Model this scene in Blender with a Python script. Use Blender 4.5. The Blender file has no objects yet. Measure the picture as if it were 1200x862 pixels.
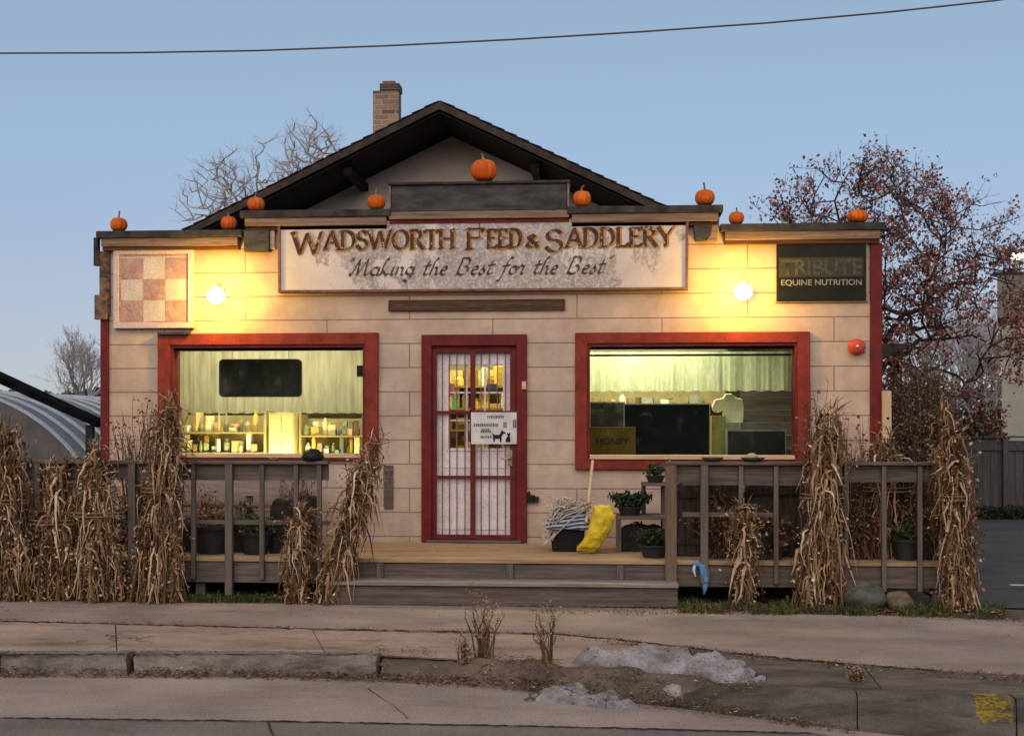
import bpy, bmesh, math, random
from mathutils import Vector, noise
random.seed(7)
R = math.radians
S = bpy.context.scene
COL = S.collection

# ------------------------------------------------------------------ camera
FPX, UC, VH = 1512.0, 600.0, 500.0
YAW = R(4.2)
CAM = Vector((0.0, -14.0, 1.67))
FW = Vector((-math.sin(YAW), math.cos(YAW), 0))
RT = Vector((math.cos(YAW), math.sin(YAW), 0))
UP = Vector((0, 0, 1))
def ray(u, v): return FW + RT * ((u - UC) / FPX) + UP * ((VH - v) / FPX)
def P(u, v, Y=0.0):
    "the point of the upright plane y = Y seen at a pixel of the photograph"
    r = ray(u, v); return CAM + r * ((Y - CAM.y) / r.y)
def G(u, v, z=0.0):
    "the point of the level plane z seen at a pixel of the photograph"
    r = ray(u, v); return CAM + r * ((z - CAM.z) / r.z)
def PX(u, Y=0.0): return P(u, 500, Y).x
def PZ(v, u=574, Y=0.0): return P(u, v, Y).z
cd = bpy.data.cameras.new('camera'); cam = bpy.data.objects.new('camera', cd); COL.objects.link(cam)
cam.location = CAM; cam.rotation_euler = (R(90), 0, YAW)
cd.sensor_width = 36; cd.lens = 36 * FPX / 1200; cd.shift_y = 69 / 1200
cd.clip_end = 3000
S.camera = cam

# ------------------------------------------------------------------ materials
def new_mat(name):
    m = bpy.data.materials.new(name); m.use_nodes = True
    nt = m.node_tree; return m, nt, nt.nodes['Principled BSDF']
def nd(nt, t, **k):
    n = nt.nodes.new(t)
    for a, b in k.items():
        if a.startswith('i_'):
            key = a[2:]; key = int(key) if key.isdigit() else key.replace('_', ' ')
            n.inputs[key].default_value = b
        else: setattr(n, a, b)
    return n
def ln(nt, a, b): nt.links.new(a, b)
def c4(c): return (c[0], c[1], c[2], 1)
def ramp(nt, fac, stops):
    r = nd(nt, 'ShaderNodeValToRGB')
    e = r.color_ramp.elements
    while len(e) > 1: e.remove(e[-1])
    e[0].position = stops[0][0]; e[0].color = c4(stops[0][1])
    for p, c in stops[1:]:
        x = e.new(p); x.color = c4(c)
    ln(nt, fac, r.inputs[0]); return r
def coords(nt, scale=(1, 1, 1)):
    t = nd(nt, 'ShaderNodeNewGeometry'); mp = nd(nt, 'ShaderNodeMapping'); mp.inputs['Scale'].default_value = scale
    ln(nt, t.outputs['Position'], mp.inputs[0]); return mp.outputs[0]
def noise_n(nt, vec, scale, detail=4, rough=.6):
    n = nd(nt, 'ShaderNodeTexNoise'); n.inputs['Scale'].default_value = scale; n.inputs['Detail'].default_value = detail
    n.inputs['Roughness'].default_value = rough; ln(nt, vec, n.inputs['Vector']); return n.outputs['Fac']
def mixc(nt, fac, a, b, mode='MIX'):
    m = nd(nt, 'ShaderNodeMix', data_type='RGBA', blend_type=mode)
    if isinstance(fac, (int, float)): m.inputs[0].default_value = fac
    else: ln(nt, fac, m.inputs[0])
    for i, x in ((6, a), (7, b)):
        if isinstance(x, tuple): m.inputs[i].default_value = c4(x)
        else: ln(nt, x, m.inputs[i])
    return m.outputs[2]
def mth(nt, op, a, b=0.0):
    m = nd(nt, 'ShaderNodeMath', operation=op)
    for i, x in ((0, a), (1, b)):
        if isinstance(x, (int, float)): m.inputs[i].default_value = x
        else: ln(nt, x, m.inputs[i])
    return m.outputs[0]
def bump(nt, b, h, strength=.3, dist=.01, normal=None):
    n = nd(nt, 'ShaderNodeBump'); n.inputs['Strength'].default_value = strength; n.inputs['Distance'].default_value = dist
    ln(nt, h, n.inputs['Height'])
    if normal is not None: ln(nt, normal, n.inputs['Normal'])
    ln(nt, n.outputs[0], b.inputs['Normal']); return n.outputs[0]
def worn(name, c1, c2, scale=4.0, rough=.8, stretch=(1, 1, 1), spots=None, bs=.35, bd=.01, lo=.35, hi=.68, spec=.12, metal=0, fine=60):
    "two colours mottled by noise, a fine grain bump and optional worn spots"
    m, nt, b = new_mat(name)
    v = coords(nt, stretch)
    n1 = noise_n(nt, v, scale, 6)
    r = ramp(nt, n1, [(lo, c1), (hi, c2)]).outputs[0]
    n2 = noise_n(nt, v, fine, 3)
    g = ramp(nt, n2, [(.3, (.78, .78, .78)), (.7, (1.12, 1.12, 1.12))]).outputs[0]
    col = mixc(nt, 1.0, r, g, 'MULTIPLY')
    if spots:
        sc, cs, th = spots
        n3 = noise_n(nt, v, sc, 8, .7)
        f = ramp(nt, n3, [(th, (0, 0, 0)), (th + .04, (1, 1, 1))]).outputs[0]
        col = mixc(nt, f, col, cs)
    ln(nt, col, b.inputs['Base Color'])
    b.inputs['Roughness'].default_value = rough; b.inputs['Specular IOR Level'].default_value = spec
    b.inputs['Metallic'].default_value = metal
    bump(nt, b, n2, bs, bd)
    return m
def islands(name, stops, rough=.85, trans=0.0):
    "each leaf, stalk or chip has a colour of its own"
    m, nt, b = new_mat(name)
    g = nd(nt, 'ShaderNodeNewGeometry')
    r = ramp(nt, g.outputs['Random Per Island'], stops)
    n = noise_n(nt, coords(nt), 25, 3)
    k = ramp(nt, n, [(.3, (.7, .7, .7)), (.7, (1.2, 1.2, 1.2))]).outputs[0]
    ln(nt, mixc(nt, 1.0, r.outputs[0], k, 'MULTIPLY'), b.inputs['Base Color'])
    b.inputs['Roughness'].default_value = rough; b.inputs['Specular IOR Level'].default_value = .15
    return m
def flat(name, c, rough=.6, metal=0, spec=.4):
    return worn(name, tuple(x * .85 for x in c), tuple(min(1, x * 1.12) for x in c), 9, rough, bs=.15, bd=.003, spec=spec * .35, metal=metal)
def emit(name, c, s):
    m, nt, b = new_mat(name)
    b.inputs['Base Color'].default_value = c4(c); b.inputs['Emission Color'].default_value = c4(c); b.inputs['Emission Strength'].default_value = s
    return m
def wood(name, c1, c2, axis='x', rough=.8, spots=None, bs=.5):
    st = {'x': (.5, 9, 9), 'y': (9, .5, 9), 'z': (9, 9, .5)}[axis]
    return worn(name, c1, c2, 3.2, rough, st, spots, bs, .006, .3, .7, fine=14)

# block wall, joints as real dips
def block_mat(name, base, dark, width, height, joint, z0=0.0, x0=0.0, mortar=(.3, .26, .24), dirty=True, brickvar=.06):
    m, nt, b = new_mat(name)
    g = nd(nt, 'ShaderNodeNewGeometry'); s = nd(nt, 'ShaderNodeSeparateXYZ'); ln(nt, g.outputs['Position'], s.inputs[0])
    xx = mth(nt, 'ADD', mth(nt, 'ADD', s.outputs[0], s.outputs[1]), 100 * width - x0)
    zz = mth(nt, 'ADD', s.outputs[2], 100 * height - z0)
    c = nd(nt, 'ShaderNodeCombineXYZ'); ln(nt, xx, c.inputs[0]); ln(nt, zz, c.inputs[1])
    br = nd(nt, 'ShaderNodeTexBrick'); br.offset = .5; br.squash = 1
    ln(nt, c.outputs[0], br.inputs['Vector'])
    br.inputs['Color1'].default_value = c4(base); br.inputs['Color2'].default_value = c4(dark); br.inputs['Mortar'].default_value = c4(mortar)
    br.inputs['Scale'].default_value = 1; br.inputs['Brick Width'].default_value = width; br.inputs['Row Height'].default_value = height
    br.inputs['Mortar Size'].default_value = joint; br.inputs['Mortar Smooth'].default_value = .4; br.inputs['Bias'].default_value = -.3
    v = coords(nt)
    col = br.outputs['Color']
    n = noise_n(nt, v, 3.0, 7, .65)
    col = mixc(nt, 1.0, col, ramp(nt, n, [(.3, (.76, .73, .72)), (.7, (1.12, 1.11, 1.09))]).outputs[0], 'MULTIPLY')
    if dirty:
        vs = coords(nt, (7, 7, .7))
        n4 = noise_n(nt, vs, 1.5, 6, .7)
        col = mixc(nt, ramp(nt, n4, [(.52, (0, 0, 0)), (.8, (.55, .55, .55))]).outputs[0], col, (.33, .27, .24))
        n5 = noise_n(nt, v, 13, 5, .7)
        col = mixc(nt, ramp(nt, n5, [(.66, (0, 0, 0)), (.72, (.6, .6, .6))]).outputs[0], col, (.2, .16, .14))
    ln(nt, col, b.inputs['Base Color']); b.inputs['Roughness'].default_value = .75; b.inputs['Specular IOR Level'].default_value = .3
    hgt = mth(nt, 'SUBTRACT', 1.0, br.outputs['Fac'])
    n1 = bump(nt, b, hgt, .9, .010)
    bump(nt, b, noise_n(nt, v, 45, 4), .25, .006, n1)
    return m
def translucent(m, k):
    nt = m.node_tree; b = nt.nodes['Principled BSDF']; o_ = nt.nodes['Material Output']; t = nd(nt, 'ShaderNodeBsdfTranslucent'); mx = nd(nt, 'ShaderNodeMixShader', i_0=k)
    src = b.inputs['Base Color'].links[0].from_socket; ln(nt, src, t.inputs[0]); ln(nt, b.outputs[0], mx.inputs[1]); ln(nt, t.outputs[0], mx.inputs[2]); ln(nt, mx.outputs[0], o_.inputs[0]); return m

Z404 = PZ(404, 160); 
wall_m = block_mat('painted_block', (.445, .360, .296), (.405, .325, .267), 1.83, .2635, .0065, Z404, PX(480), (.22, .175, .155))
gable_m = worn('pale_gable_paint', (.70, .61, .54), (.82, .73, .65), 2, .8, (1, 1, 3), spots=(12, (.48, .40, .35), .68))
brick_m = worn('weathered_brown_corner', (.055, .036, .028), (.25, .165, .12), 11, .9, (1, 1, 1.6), spots=(26, (.34, .27, .22), .62), bs=.8)
jet_m = worn('jet_black_roofing', (.004, .004, .005), (.010, .010, .011), 5, .95, spec=.02)
brick2_m = block_mat('mottled_brick', (.25, .17, .12), (.06, .034, .027), .2, .072, .009, 0, 0, (.33, .29, .25), False)
red_m = worn('chipped_red_paint', (.14, .024, .019), (.235, .040, .028), 6, .6, spots=(18, (.36, .19, .14), .66), bs=.3)
redd_m = worn('dark_red_paint', (.095, .014, .016), (.155, .022, .022), 5, .5, spots=(20, (.25, .12, .09), .71), bs=.3)
cap_m = worn('black_tar_flashing', (.018, .018, .02), (.06, .058, .056), 6, .6, spots=(16, (.14, .12, .10), .70))
tan_m = wood('weathered_cream_board', (.12, .082, .062), (.28, .205, .155), 'x', spots=(6, (.10, .06, .045), .60))
tanl_m = wood('dark_under_trim', (.06, .03, .025), (.14, .07, .05), 'x')
slate_m = worn('aged_grey_sheet', (.028, .030, .032), (.085, .083, .08), 3, .6, (1.3, 1, 4), spots=(9, (.15, .13, .11), .66))
shingle_m = worn('dark_shingle', (.035, .026, .024), (.075, .055, .048), 8, .9, spots=(20, (.12, .08, .07), .66), bs=.8)
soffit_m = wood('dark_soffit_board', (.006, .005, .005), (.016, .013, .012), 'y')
deck_m = wood('bare_deck_board', (.22, .155, .095), (.42, .305, .185), 'x', spots=(9, (.16, .10, .06), .66))
grey_m = wood('grey_weathered_wood', (.062, .050, .046), (.155, .13, .12), 'x', spots=(7, (.05, .04, .038), .64))
greyz_m = wood('grey_weathered_post', (.075, .062, .057), (.17, .145, .132), 'z', spots=(7, (.06, .045, .04), .64))
brownz_m = wood('brown_weathered_post', (.10, .07, .05), (.19, .14, .10), 'z')
pale_m = wood('pale_raw_wood', (.42, .30, .20), (.60, .46, .32), 'x')
palez_m = wood('pale_raw_wood_upright', (.40, .31, .20), (.58, .47, .32), 'z')
white_m = worn('white_door_paint', (.52, .52, .56), (.66, .65, .68), 6, .5, bs=.15, bd=.003)
black_m = flat('black_plastic', (.012, .012, .014), .45)
blacks_m = flat('black_metal', (.02, .02, .022), .5)
glass_m, nt, b = new_mat('window_glass')
nt.nodes.remove(b); o_ = nt.nodes['Material Output']
tr = nd(nt, 'ShaderNodeBsdfTransparent'); tr.inputs[0].default_value = (.93, .97, .93, 1)
gl = nd(nt, 'ShaderNodeBsdfGlossy'); gl.inputs['Roughness'].default_value = .03
fr = nd(nt, 'ShaderNodeFresnel'); fr.inputs[0].default_value = 1.2
mx = nd(nt, 'ShaderNodeMixShader'); ln(nt, fr.outputs[0], mx.inputs[0]); ln(nt, tr.outputs[0], mx.inputs[1]); ln(nt, gl.outputs[0], mx.inputs[2]); ln(nt, mx.outputs[0], o_.inputs[0])

# ------------------------------------------------------------------ mesh builder
class MB:
    def __init__(s): s.v = []; s.f = []; s.m = []; s.sm = False
    def box(s, x0, x1, y0, y1, z0, z1, mi=0):
        if x0 > x1: x0, x1 = x1, x0
        if y0 > y1: y0, y1 = y1, y0
        if z0 > z1: z0, z1 = z1, z0
        n = len(s.v)
        s.v += [(x0, y0, z0), (x1, y0, z0), (x1, y1, z0), (x0, y1, z0), (x0, y0, z1), (x1, y0, z1), (x1, y1, z1), (x0, y1, z1)]
        for q in ((0, 3, 2, 1), (4, 5, 6, 7), (0, 1, 5, 4), (1, 2, 6, 5), (2, 3, 7, 6), (3, 0, 4, 7)):
            s.f.append(tuple(n + i for i in q)); s.m.append(mi)
        return s
    def poly(s, pts, mi=0):
        n = len(s.v); s.v += [tuple(p) for p in pts]; s.f.append(tuple(range(n, n + len(pts)))); s.m.append(mi); return s
    def prism(s, pts, d, mi=0):
        "polygon pts pushed along the vector d"
        n = len(s.v); k = len(pts); d = Vector(d)
        s.v += [tuple(p) for p in pts] + [tuple(Vector(p) + d) for p in pts]
        s.f.append(tuple(range(n, n + k))[::-1]); s.f.append(tuple(range(n + k, n + 2 * k))); s.m += [mi, mi]
        for i in range(k):
            j = (i + 1) % k; s.f.append((n + i, n + j, n + k + j, n + k + i)); s.m.append(mi)
        return s
    def tube(s, pts, rad, n=6, mi=0, cap=True):
        pts = [Vector(p) for p in pts]; base = len(s.v); k = len(pts)
        if not isinstance(rad, (list, tuple)): rad = [rad] * k
        d0 = (pts[-1] - pts[0])
        a = Vector((1, 0, 0)) if abs(d0.x) < abs(d0.z) or abs(d0.x) < abs(d0.y) else Vector((0, 0, 1))
        for i, p in enumerate(pts):
            d = (pts[min(i + 1, k - 1)] - pts[max(i - 1, 0)])
            if d.length < 1e-9: d = Vector((0, 0, 1))
            d.normalize(); x = a - d * a.dot(d)
            if x.length < 1e-4: x = d.orthogonal()
            x.normalize(); y = d.cross(x); a = x
            for j in range(n):
                t = 2 * math.pi * j / n
                s.v.append(tuple(p + (x * math.cos(t) + y * math.sin(t)) * rad[i]))
        for i in range(k - 1):
            for j in range(n):
                q = (j + 1) % n
                s.f.append((base + i * n + j, base + i * n + q, base + (i + 1) * n + q, base + (i + 1) * n + j)); s.m.append(mi)
        if cap and n > 2:
            s.f.append(tuple(base + j for j in range(n))[::-1]); s.f.append(tuple(base + (k - 1) * n + j for j in range(n))); s.m += [mi, mi]
        return s
    def bar(s, a, b, w, h, mi=0, up=(0, 0, 1)):
        "a squared stick from a to b"
        a = Vector(a); b = Vector(b); d = (b - a).normalized(); up = Vector(up)
        x = d.cross(up)
        if x.length < 1e-4: x = d.cross(Vector((0, 1, 0)))
        x.normalize(); y = x.cross(d)
        q = [x * (w / 2) + y * (h / 2), -x * (w / 2) + y * (h / 2), -x * (w / 2) - y * (h / 2), x * (w / 2) - y * (h / 2)]
        return s.prism([a + i for i in q], b - a, mi)
    def ribbon(s, pts, wid, side, mi=0, fold=.25):
        "a leaf: a folded strip along pts"
        base = len(s.v); k = len(pts); side = Vector(side)
        for i, p in enumerate(pts):
            p = Vector(p); d = Vector(pts[min(i + 1, k - 1)]) - Vector(pts[max(i - 1, 0)])
            if d.length < 1e-9: d = Vector((0, 0, -1))
            d.normalize(); sd = side - d * side.dot(d)
            if sd.length < 1e-3: sd = d.orthogonal()
            sd.normalize(); nn = d.cross(sd); w = wid[i] / 2
            s.v += [tuple(p - sd * w + nn * w * fold), tuple(p), tuple(p + sd * w + nn * w * fold)]
        for i in range(k - 1):
            q = base + 3 * i
            s.f += [(q, q + 1, q + 4, q + 3), (q + 1, q + 2, q + 5, q + 4)]; s.m += [mi, mi]
        return s
    def lathe(s, c, prof, n=20, mi=0, ribs=0, rd=0, sx=1, sy=1):
        base = len(s.v); k = len(prof); c = Vector(c)
        for r, z in prof:
            for j in range(n):
                t = 2 * math.pi * j / n; rr = r * (1 - rd * (0.5 + 0.5 * math.cos(ribs * t))) if ribs else r
                s.v.append((c.x + rr * math.cos(t) * sx, c.y + rr * math.sin(t) * sy, c.z + z))
        for i in range(k - 1):
            for j in range(n):
                q = (j + 1) % n
                s.f.append((base + i * n + j, base + i * n + q, base + (i + 1) * n + q, base + (i + 1) * n + j)); s.m.append(mi)
        s.f.append(tuple(base + j for j in range(n))[::-1]); s.f.append(tuple(base + (k - 1) * n + j for j in range(n))); s.m += [mi, mi]
        return s
    def leafq(s, p, size, mi=0):
        "a small bent leaf at p"
        a = Vector((random.gauss(0, 1), random.gauss(0, 1), random.gauss(0, 1))).normalized(); b = a.orthogonal().normalized()
        b = (b + a.cross(b) * random.uniform(-1, 1)).normalized(); nn = a.cross(b); p = Vector(p)
        n = len(s.v)
        s.v += [tuple(p), tuple(p + a * size * .5 + b * size * .3 + nn * size * .1), tuple(p + a * size), tuple(p + a * size * .5 - b * size * .3 + nn * size * .1)]
        s.f += [(n, n + 1, n + 2), (n, n + 2, n + 3)]; s.m += [mi, mi]; return s
    def build(s, name, mats, parent=None, smooth=False, bevel=0):
        me = bpy.data.meshes.new(name)
        off = Vector((0, 0, 0))
        if parent is not None:
            q = parent
            while q is not None: off = off + q.location; q = q.parent
        me.from_pydata([tuple(Vector(v) - off) for v in s.v], [], s.f)
        if not isinstance(mats, (list, tuple)): mats = [mats]
        for m in mats: me.materials.append(m)
        for i, p in enumerate(me.polygons): p.material_index = s.m[i]; p.use_smooth = smooth
        me.update()
        o = bpy.data.objects.new(name, me); COL.objects.link(o)
        if parent is not None: o.parent = parent
        if bevel:
            b = o.modifiers.new('bevel', 'BEVEL'); b.width = bevel; b.segments = 2; b.limit_method = 'ANGLE'
        return o
def recentre(o, loc):
    "top-level mesh: put its origin at its base"
    loc = Vector(loc)
    for v in o.data.vertices: v.co = v.co - loc
    o.location = loc
    return o
def thing(name, label, cat, loc=(0, 0, 0), group=None):
    o = bpy.data.objects.new(name, None); COL.objects.link(o); o.location = loc; o.empty_display_size = .1
    o['label'] = label; o['category'] = cat
    if group: o['group'] = group
    return o
def tag(o, label, cat, group=None, kind=None):
    o['label'] = label; o['category'] = cat
    if group: o['group'] = group
    if kind: o['kind'] = kind
    return o
def struct(o, label=None):
    o['kind'] = 'structure'
    if label: o['label'] = label; o['category'] = o.name.split('.')[0].replace('_', ' ')
    return o
def bx(name, m, parent, x0, x1, y0, y1, z0, z1, bevel=0): return MB().box(x0, x1, y0, y1, z0, z1).build(name, m, parent, bevel=bevel)
def copy_tree(o, parent=None):
    c = o.copy(); COL.objects.link(c); c.parent = parent
    for ch in list(o.children):
        copy_tree(ch, c)
    return c
def text_mesh(body, name, m, parent, cx, y, z, width, height, bold=0.0, shear=0):
    "built-in lettering, laid flat on a face that looks toward -y"
    cu = bpy.data.curves.new(name, 'FONT'); cu.body = body; cu.align_x = 'CENTER'; cu.align_y = 'CENTER'; cu.offset = bold; cu.extrude = 0.0; cu.shear = shear
    t = bpy.data.objects.new('tmp', cu); COL.objects.link(t); bpy.context.view_layer.update()
    me = bpy.data.meshes.new_from_object(t.evaluated_get(bpy.context.evaluated_depsgraph_get()))
    bpy.data.objects.remove(t)
    xs = [v.co.x for v in me.vertices]; zs = [v.co.y for v in me.vertices]
    kx = width / (max(xs) - min(xs)); kz = height / (max(zs) - min(zs)); mx_ = (max(xs) + min(xs)) / 2; mz = (max(zs) + min(zs)) / 2
    off = Vector((0, 0, 0)); q = parent
    while q is not None: off = off + q.location; q = q.parent
    for v in me.vertices: v.co = Vector((cx + (v.co.x - mx_) * kx, y, z + (v.co.y - mz) * kz)) - off
    me.materials.clear(); me.materials.append(m)
    o = bpy.data.objects.new(name, me); COL.objects.link(o); o.parent = parent
    return o
# ------------------------------------------------------------------ the store
XL, XR = PX(121), PX(1031)
WT = .22                       # wall thickness
DZ, DY = .41, -1.74            # deck level, deck front
GY, RY = 2.75, 1.5             # gable wall, front edge of the roof
zlow_l, zlow_r = PZ(276, 160), PZ(266, 1000)
ZLOW = (zlow_l + zlow_r) / 2; ZMID = PZ(249, 574) + .0; ZTOP = PZ(243, 562)
xm0, xm1 = PX(288), PX(843)
xt0, xt1 = PX(460), PX(665)
# openings (clear): left window, door, right window
def opening(u0, u1, v0, v1):
    return PX(u0), PX(u1), P((u0 + u1) / 2, v1).z, P((u0 + u1) / 2, v0).z
LW = opening(201, 429, 404, 536); RW = opening(688, 934, 402, 538); DR = opening(506, 606, 405, 629)
DR = (DR[0], DR[1], DZ + .03, DR[3])
store = thing('feed_store', 'small cream block store with stepped parapet, red trim and a dark gabled roof behind', 'building', ((XL + XR) / 2, 0, 0))
w = MB()
def wallcol(x0, x1, zt, ops):
    z = 0.0
    for a, b_ in sorted(ops) + [(zt, zt)]:
        if a > z: w.box(x0, x1, 0, WT, z, a)
        z = b_
xs = [XL, xm0] + [LW[0], LW[1], DR[0], DR[1], RW[0], RW[1], xm1, XR]
xs = sorted(set(xs))
for a, b_ in zip(xs, xs[1:]):
    c = (a + b_) / 2
    zt = ZMID if xm0 < c < xm1 else ZLOW
    ops = [(o[2], o[3]) for o in (LW, RW, DR) if o[0] < c < o[1]]
    wallcol(a, b_, zt, ops)
for x in (XL, XR - WT): w.box(x, x + WT, WT, 9.5, 0, ZLOW)
wall = w.build('wall', wall_m, store)
# flat roof behind the parapet
bx('flat_roof', cap_m, store, XL + WT, XR - WT, WT, 9.5, 3.25, 3.31)
# caps and cornice boards
def cornice(x0, x1, zt, ends=(0, 0)):
    "black cap, cream fascia, dark under-trim: three boards stepped out of the wall"
    MB().box(x0 - .03, x1 + .03, -.14, WT + .03, zt - .075, zt + .002).build('parapet_cap', cap_m, store, bevel=.008)
    MB().box(x0 + .02, x1 - .02, -.115, -.002, zt - .165, zt - .077).build('cornice_board', tan_m, store, bevel=.005)
    MB().box(x0 + .02, x1 - .02, -.075, -.002, zt - .205, zt - .167).build('cornice_trim', tanl_m, store)
zl = ZLOW + .03
cornice(XL, xm0 - .04, zl); cornice(xm1 + .03, XR + .0, zl)
zm = ZMID + .03
cornice(xm0, xt0 - .03, zm); cornice(xt1 + .03, xm1, zm)
MB().box(xt0 - .02, xt1 + .02, -.12, -.002, zm - .11, zm - .03).build('cornice_board', tan_m, store, bevel=.005)
MB().box(xt0 - .02, xt1 + .02, -.085, -.002, zm - .155, zm - .112).build('cornice_trim', redd_m, store)
zt = PZ(218, 562)
k = MB().box(xt0, xt1, -.10, WT, zm - .028, zt).build('parapet_block', slate_m, store, bevel=.012)
MB().box(xt0 - .03, xt1 + .03, -.13, WT + .02, zt + .001, zt + .03).build('block_cap', cap_m, k, bevel=.006)
for x in (xt0 - .022, xt1 + .002): MB().box(x, x + .02, -.11, .05, zm - .025, zt - .002).build('end_batten', tan_m, k)
# corbels under the step of the parapet
a = PX(291); b_ = PX(318)
z0, z1 = PZ(296, 300), zm - .207
MB().prism([(a - .04, -.11, z1), (b_, -.11, z1), (b_, -.11, z0), (a - .02, -.11, z0), (a - .02, -.11, z0 + .22), (a - .04, -.11, z0 + .22)], (0, .108, 0)).build('corbel', slate_m, store, bevel=.006)
MB().box(b_ + .002, b_ + .05, -.06, -.002, z0 + .03, z1).build('corbel_batten', pale_m, store)
a = PX(812); b_ = PX(834); z0 = PZ(283, 822)
MB().prism([(a, -.11, z1), (b_, -.11, z1), (b_ - .02, -.11, z1 - .1), (a + .12, -.11, z0), (a + .02, -.11, z0)], (0, .108, 0)).build('corbel', slate_m, store, bevel=.006)
MB().prism([(b_ + .002, -.09, z1), (b_ + .06, -.09, z1), (b_ + .05, -.09, z0), (a + .14, -.09, z0), (b_ - .018, -.09, z1 - .1)], (0, .088, 0)).build('corbel_batten', tan_m, store)
# corner trims
x0 = XL - .03
MB().box(x0, x0 + .115, -.035, -.002, PZ(370, 122), zl - .207).build('brick_corner', brick_m, store)
MB().box(x0 - .045, x0 + .10, -.075, -.037, PZ(375, 122), PZ(346, 122)).build('corner_bracket', brick_m, store, bevel=.01)
MB().box(x0 + .01, x0 + .10, -.035, -.002, .02, PZ(370, 122) - .003).build('red_corner_board', redd_m, store, bevel=.004)
MB().box(x0 - .06, x0 - .002, -.06, .0, PZ(312, 118), PZ(279, 118)).build('gutter_end', cap_m, store, bevel=.008)
x1 = XR + .02
MB().box(x1 - .125, x1, -.035, -.002, .02, zl - .207).build('red_corner_board', redd_m, store, bevel=.004)
# pale trim round the checkered sign and right sign
# gabled main roof
pk = P(515, 119, RY); el = P(205, 272, RY); er = P(785, 248, RY)
sl = ((pk.z - el.z) / (pk.x - el.x) + (pk.z - er.z) / (er.x - pk.x)) / 2
def rz(x): return pk.z - sl * abs(x - pk.x)
W2 = 3.9; RB = 9.6
for s in (-1, 1):
    xe = pk.x + s * W2
    m = MB(); t = .10
    m.prism([(pk.x, RY, pk.z), (xe, RY, rz(xe)), (xe, RY, rz(xe) - t * .5), (pk.x, RY, pk.z - t * .6)], (0, RB - RY, 0))
    # shingle courses
    n = 26
    L = math.hypot(W2, W2 * sl); up = Vector((s * sl, 0, 1)).normalized(); dn = Vector((s, 0, -sl)).normalized()
    for i in range(n):
        a = Vector((pk.x, RY - .02, pk.z)) + dn * (L * i / n) + up * .004; c = a + dn * (L / n + .03) + up * .012
        m.prism([a, c, c + up * .01, a + up * .006], (0, RB - RY + .02, 0))
    m.build('roof', shingle_m, store)
    # rake fascia
    f = .10
    MB().prism([(pk.x, RY - .035, pk.z - .012), (xe, RY - .035, rz(xe) - .012), (xe, RY - .035, rz(xe) - f), (pk.x, RY - .035, pk.z - f)], (0, .03, 0)).build('rake_board', shingle_m, store)
    m = MB()
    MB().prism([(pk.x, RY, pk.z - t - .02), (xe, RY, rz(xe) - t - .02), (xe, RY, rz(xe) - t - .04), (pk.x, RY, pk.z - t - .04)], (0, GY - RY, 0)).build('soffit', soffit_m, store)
    # outlooker beams carrying the overhang
    for kx in (1.15, 2.3, 3.4):
        x = pk.x + s * kx; z = rz(x) - t - .045
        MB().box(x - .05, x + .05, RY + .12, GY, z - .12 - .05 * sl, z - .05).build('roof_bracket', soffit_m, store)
zb = 2.4
g = MB().prism([(pk.x - W2 + .35, GY, zb), (pk.x + W2 - .35, GY, zb), (pk.x + W2 - .35, GY, rz(pk.x + W2 - .35) - .14), (pk.x, GY, pk.z - .14), (pk.x - W2 + .35, GY, rz(pk.x - W2 + .35) - .14)], (0, .15, 0))
for s in (-1, 1): g.box(pk.x + s * (W2 - .35) - .07, pk.x + s * (W2 - .35) + .07, GY + .16, 9.4, zb, rz(pk.x + W2 - .35) - .16)
g.prism([(pk.x - W2 + .35, 9.4, zb), (pk.x + W2 - .35, 9.4, zb), (pk.x + W2 - .35, 9.4, rz(pk.x + W2 - .35) - .14), (pk.x, 9.4, pk.z - .14), (pk.x - W2 + .35, 9.4, rz(pk.x - W2 + .35) - .14)], (0, .12, 0))
g.build('gable_wall', gable_m, store)
# chimney
cy = 4.2; c0, c1 = PX(437, cy), PX(467, cy); zt_ = PZ(98, 452, cy)
ch = MB().box(c0, c1, cy, cy + .24, 3.6, zt_ - .10).build('chimney', brick2_m, store)
MB().box(c0 + .1, c1 + .015, cy - .02, cy + .26, zt_ - .098, zt_).build('chimney_cap', block_mat('sooty_brick', (.09, .06, .05), (.05, .035, .03), .2, .072, .008, 0, 0, (.12, .1, .09), False), ch, bevel=.006)
bx('flue', flat('clay_flue', (.20, .09, .06)), ch, c0 + .13, c1 - .06, cy + .05, cy + .2, zt_ + .001, zt_ + .05)

# ------------------------------------------------------------------ windows and door
def window(op, fw, name, label, low=.85):
    x0, x1, z0, z1 = op
    m = MB(); y0, y1 = -.055, .012
    X0, X1, Z0, Z1 = x0 - fw, x1 + fw, z0 - fw * low, z1 + fw * .9
    m.box(X0, x0, y0, y1 - .014, Z0, Z1).box(x1, X1, y0, y1 - .014, Z0, Z1)
    m.box(x0, x1, y0, y1 - .014, z1, Z1).box(x0, x1, y0, y1 - .014, Z0, z0)
    f = m.build(name, red_m, store, bevel=.005); f['label'] = label
    r = MB(); rr = .03                      # reveal lining
    r.box(x0 + .001, x0 + rr, y1 - .05, WT - .02, z0 + .001, z1 - .001).box(x1 - rr, x1 - .001, y1 - .05, WT - .02, z0 + .001, z1 - .001)
    r.box(x0 + rr, x1 - rr, y1 - .05, WT - .02, z1 - rr, z1 - .001)
    r.build('reveal_lining', redd_m, f)
    bx('sill', pale_m, f, x0 + rr, x1 - rr, -.075, WT - .02, z0 + .001, z0 + .045, .004)
    bx('sash', blacks_m, f, x0 + rr, x1 - rr, .09, .12, z1 - rr - .03, z1 - rr)
    bx('glass_pane', glass_m, f, x0 + rr, x1 - rr, .100, .104, z0 + .045, z1 - rr - .031)
    return f
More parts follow.
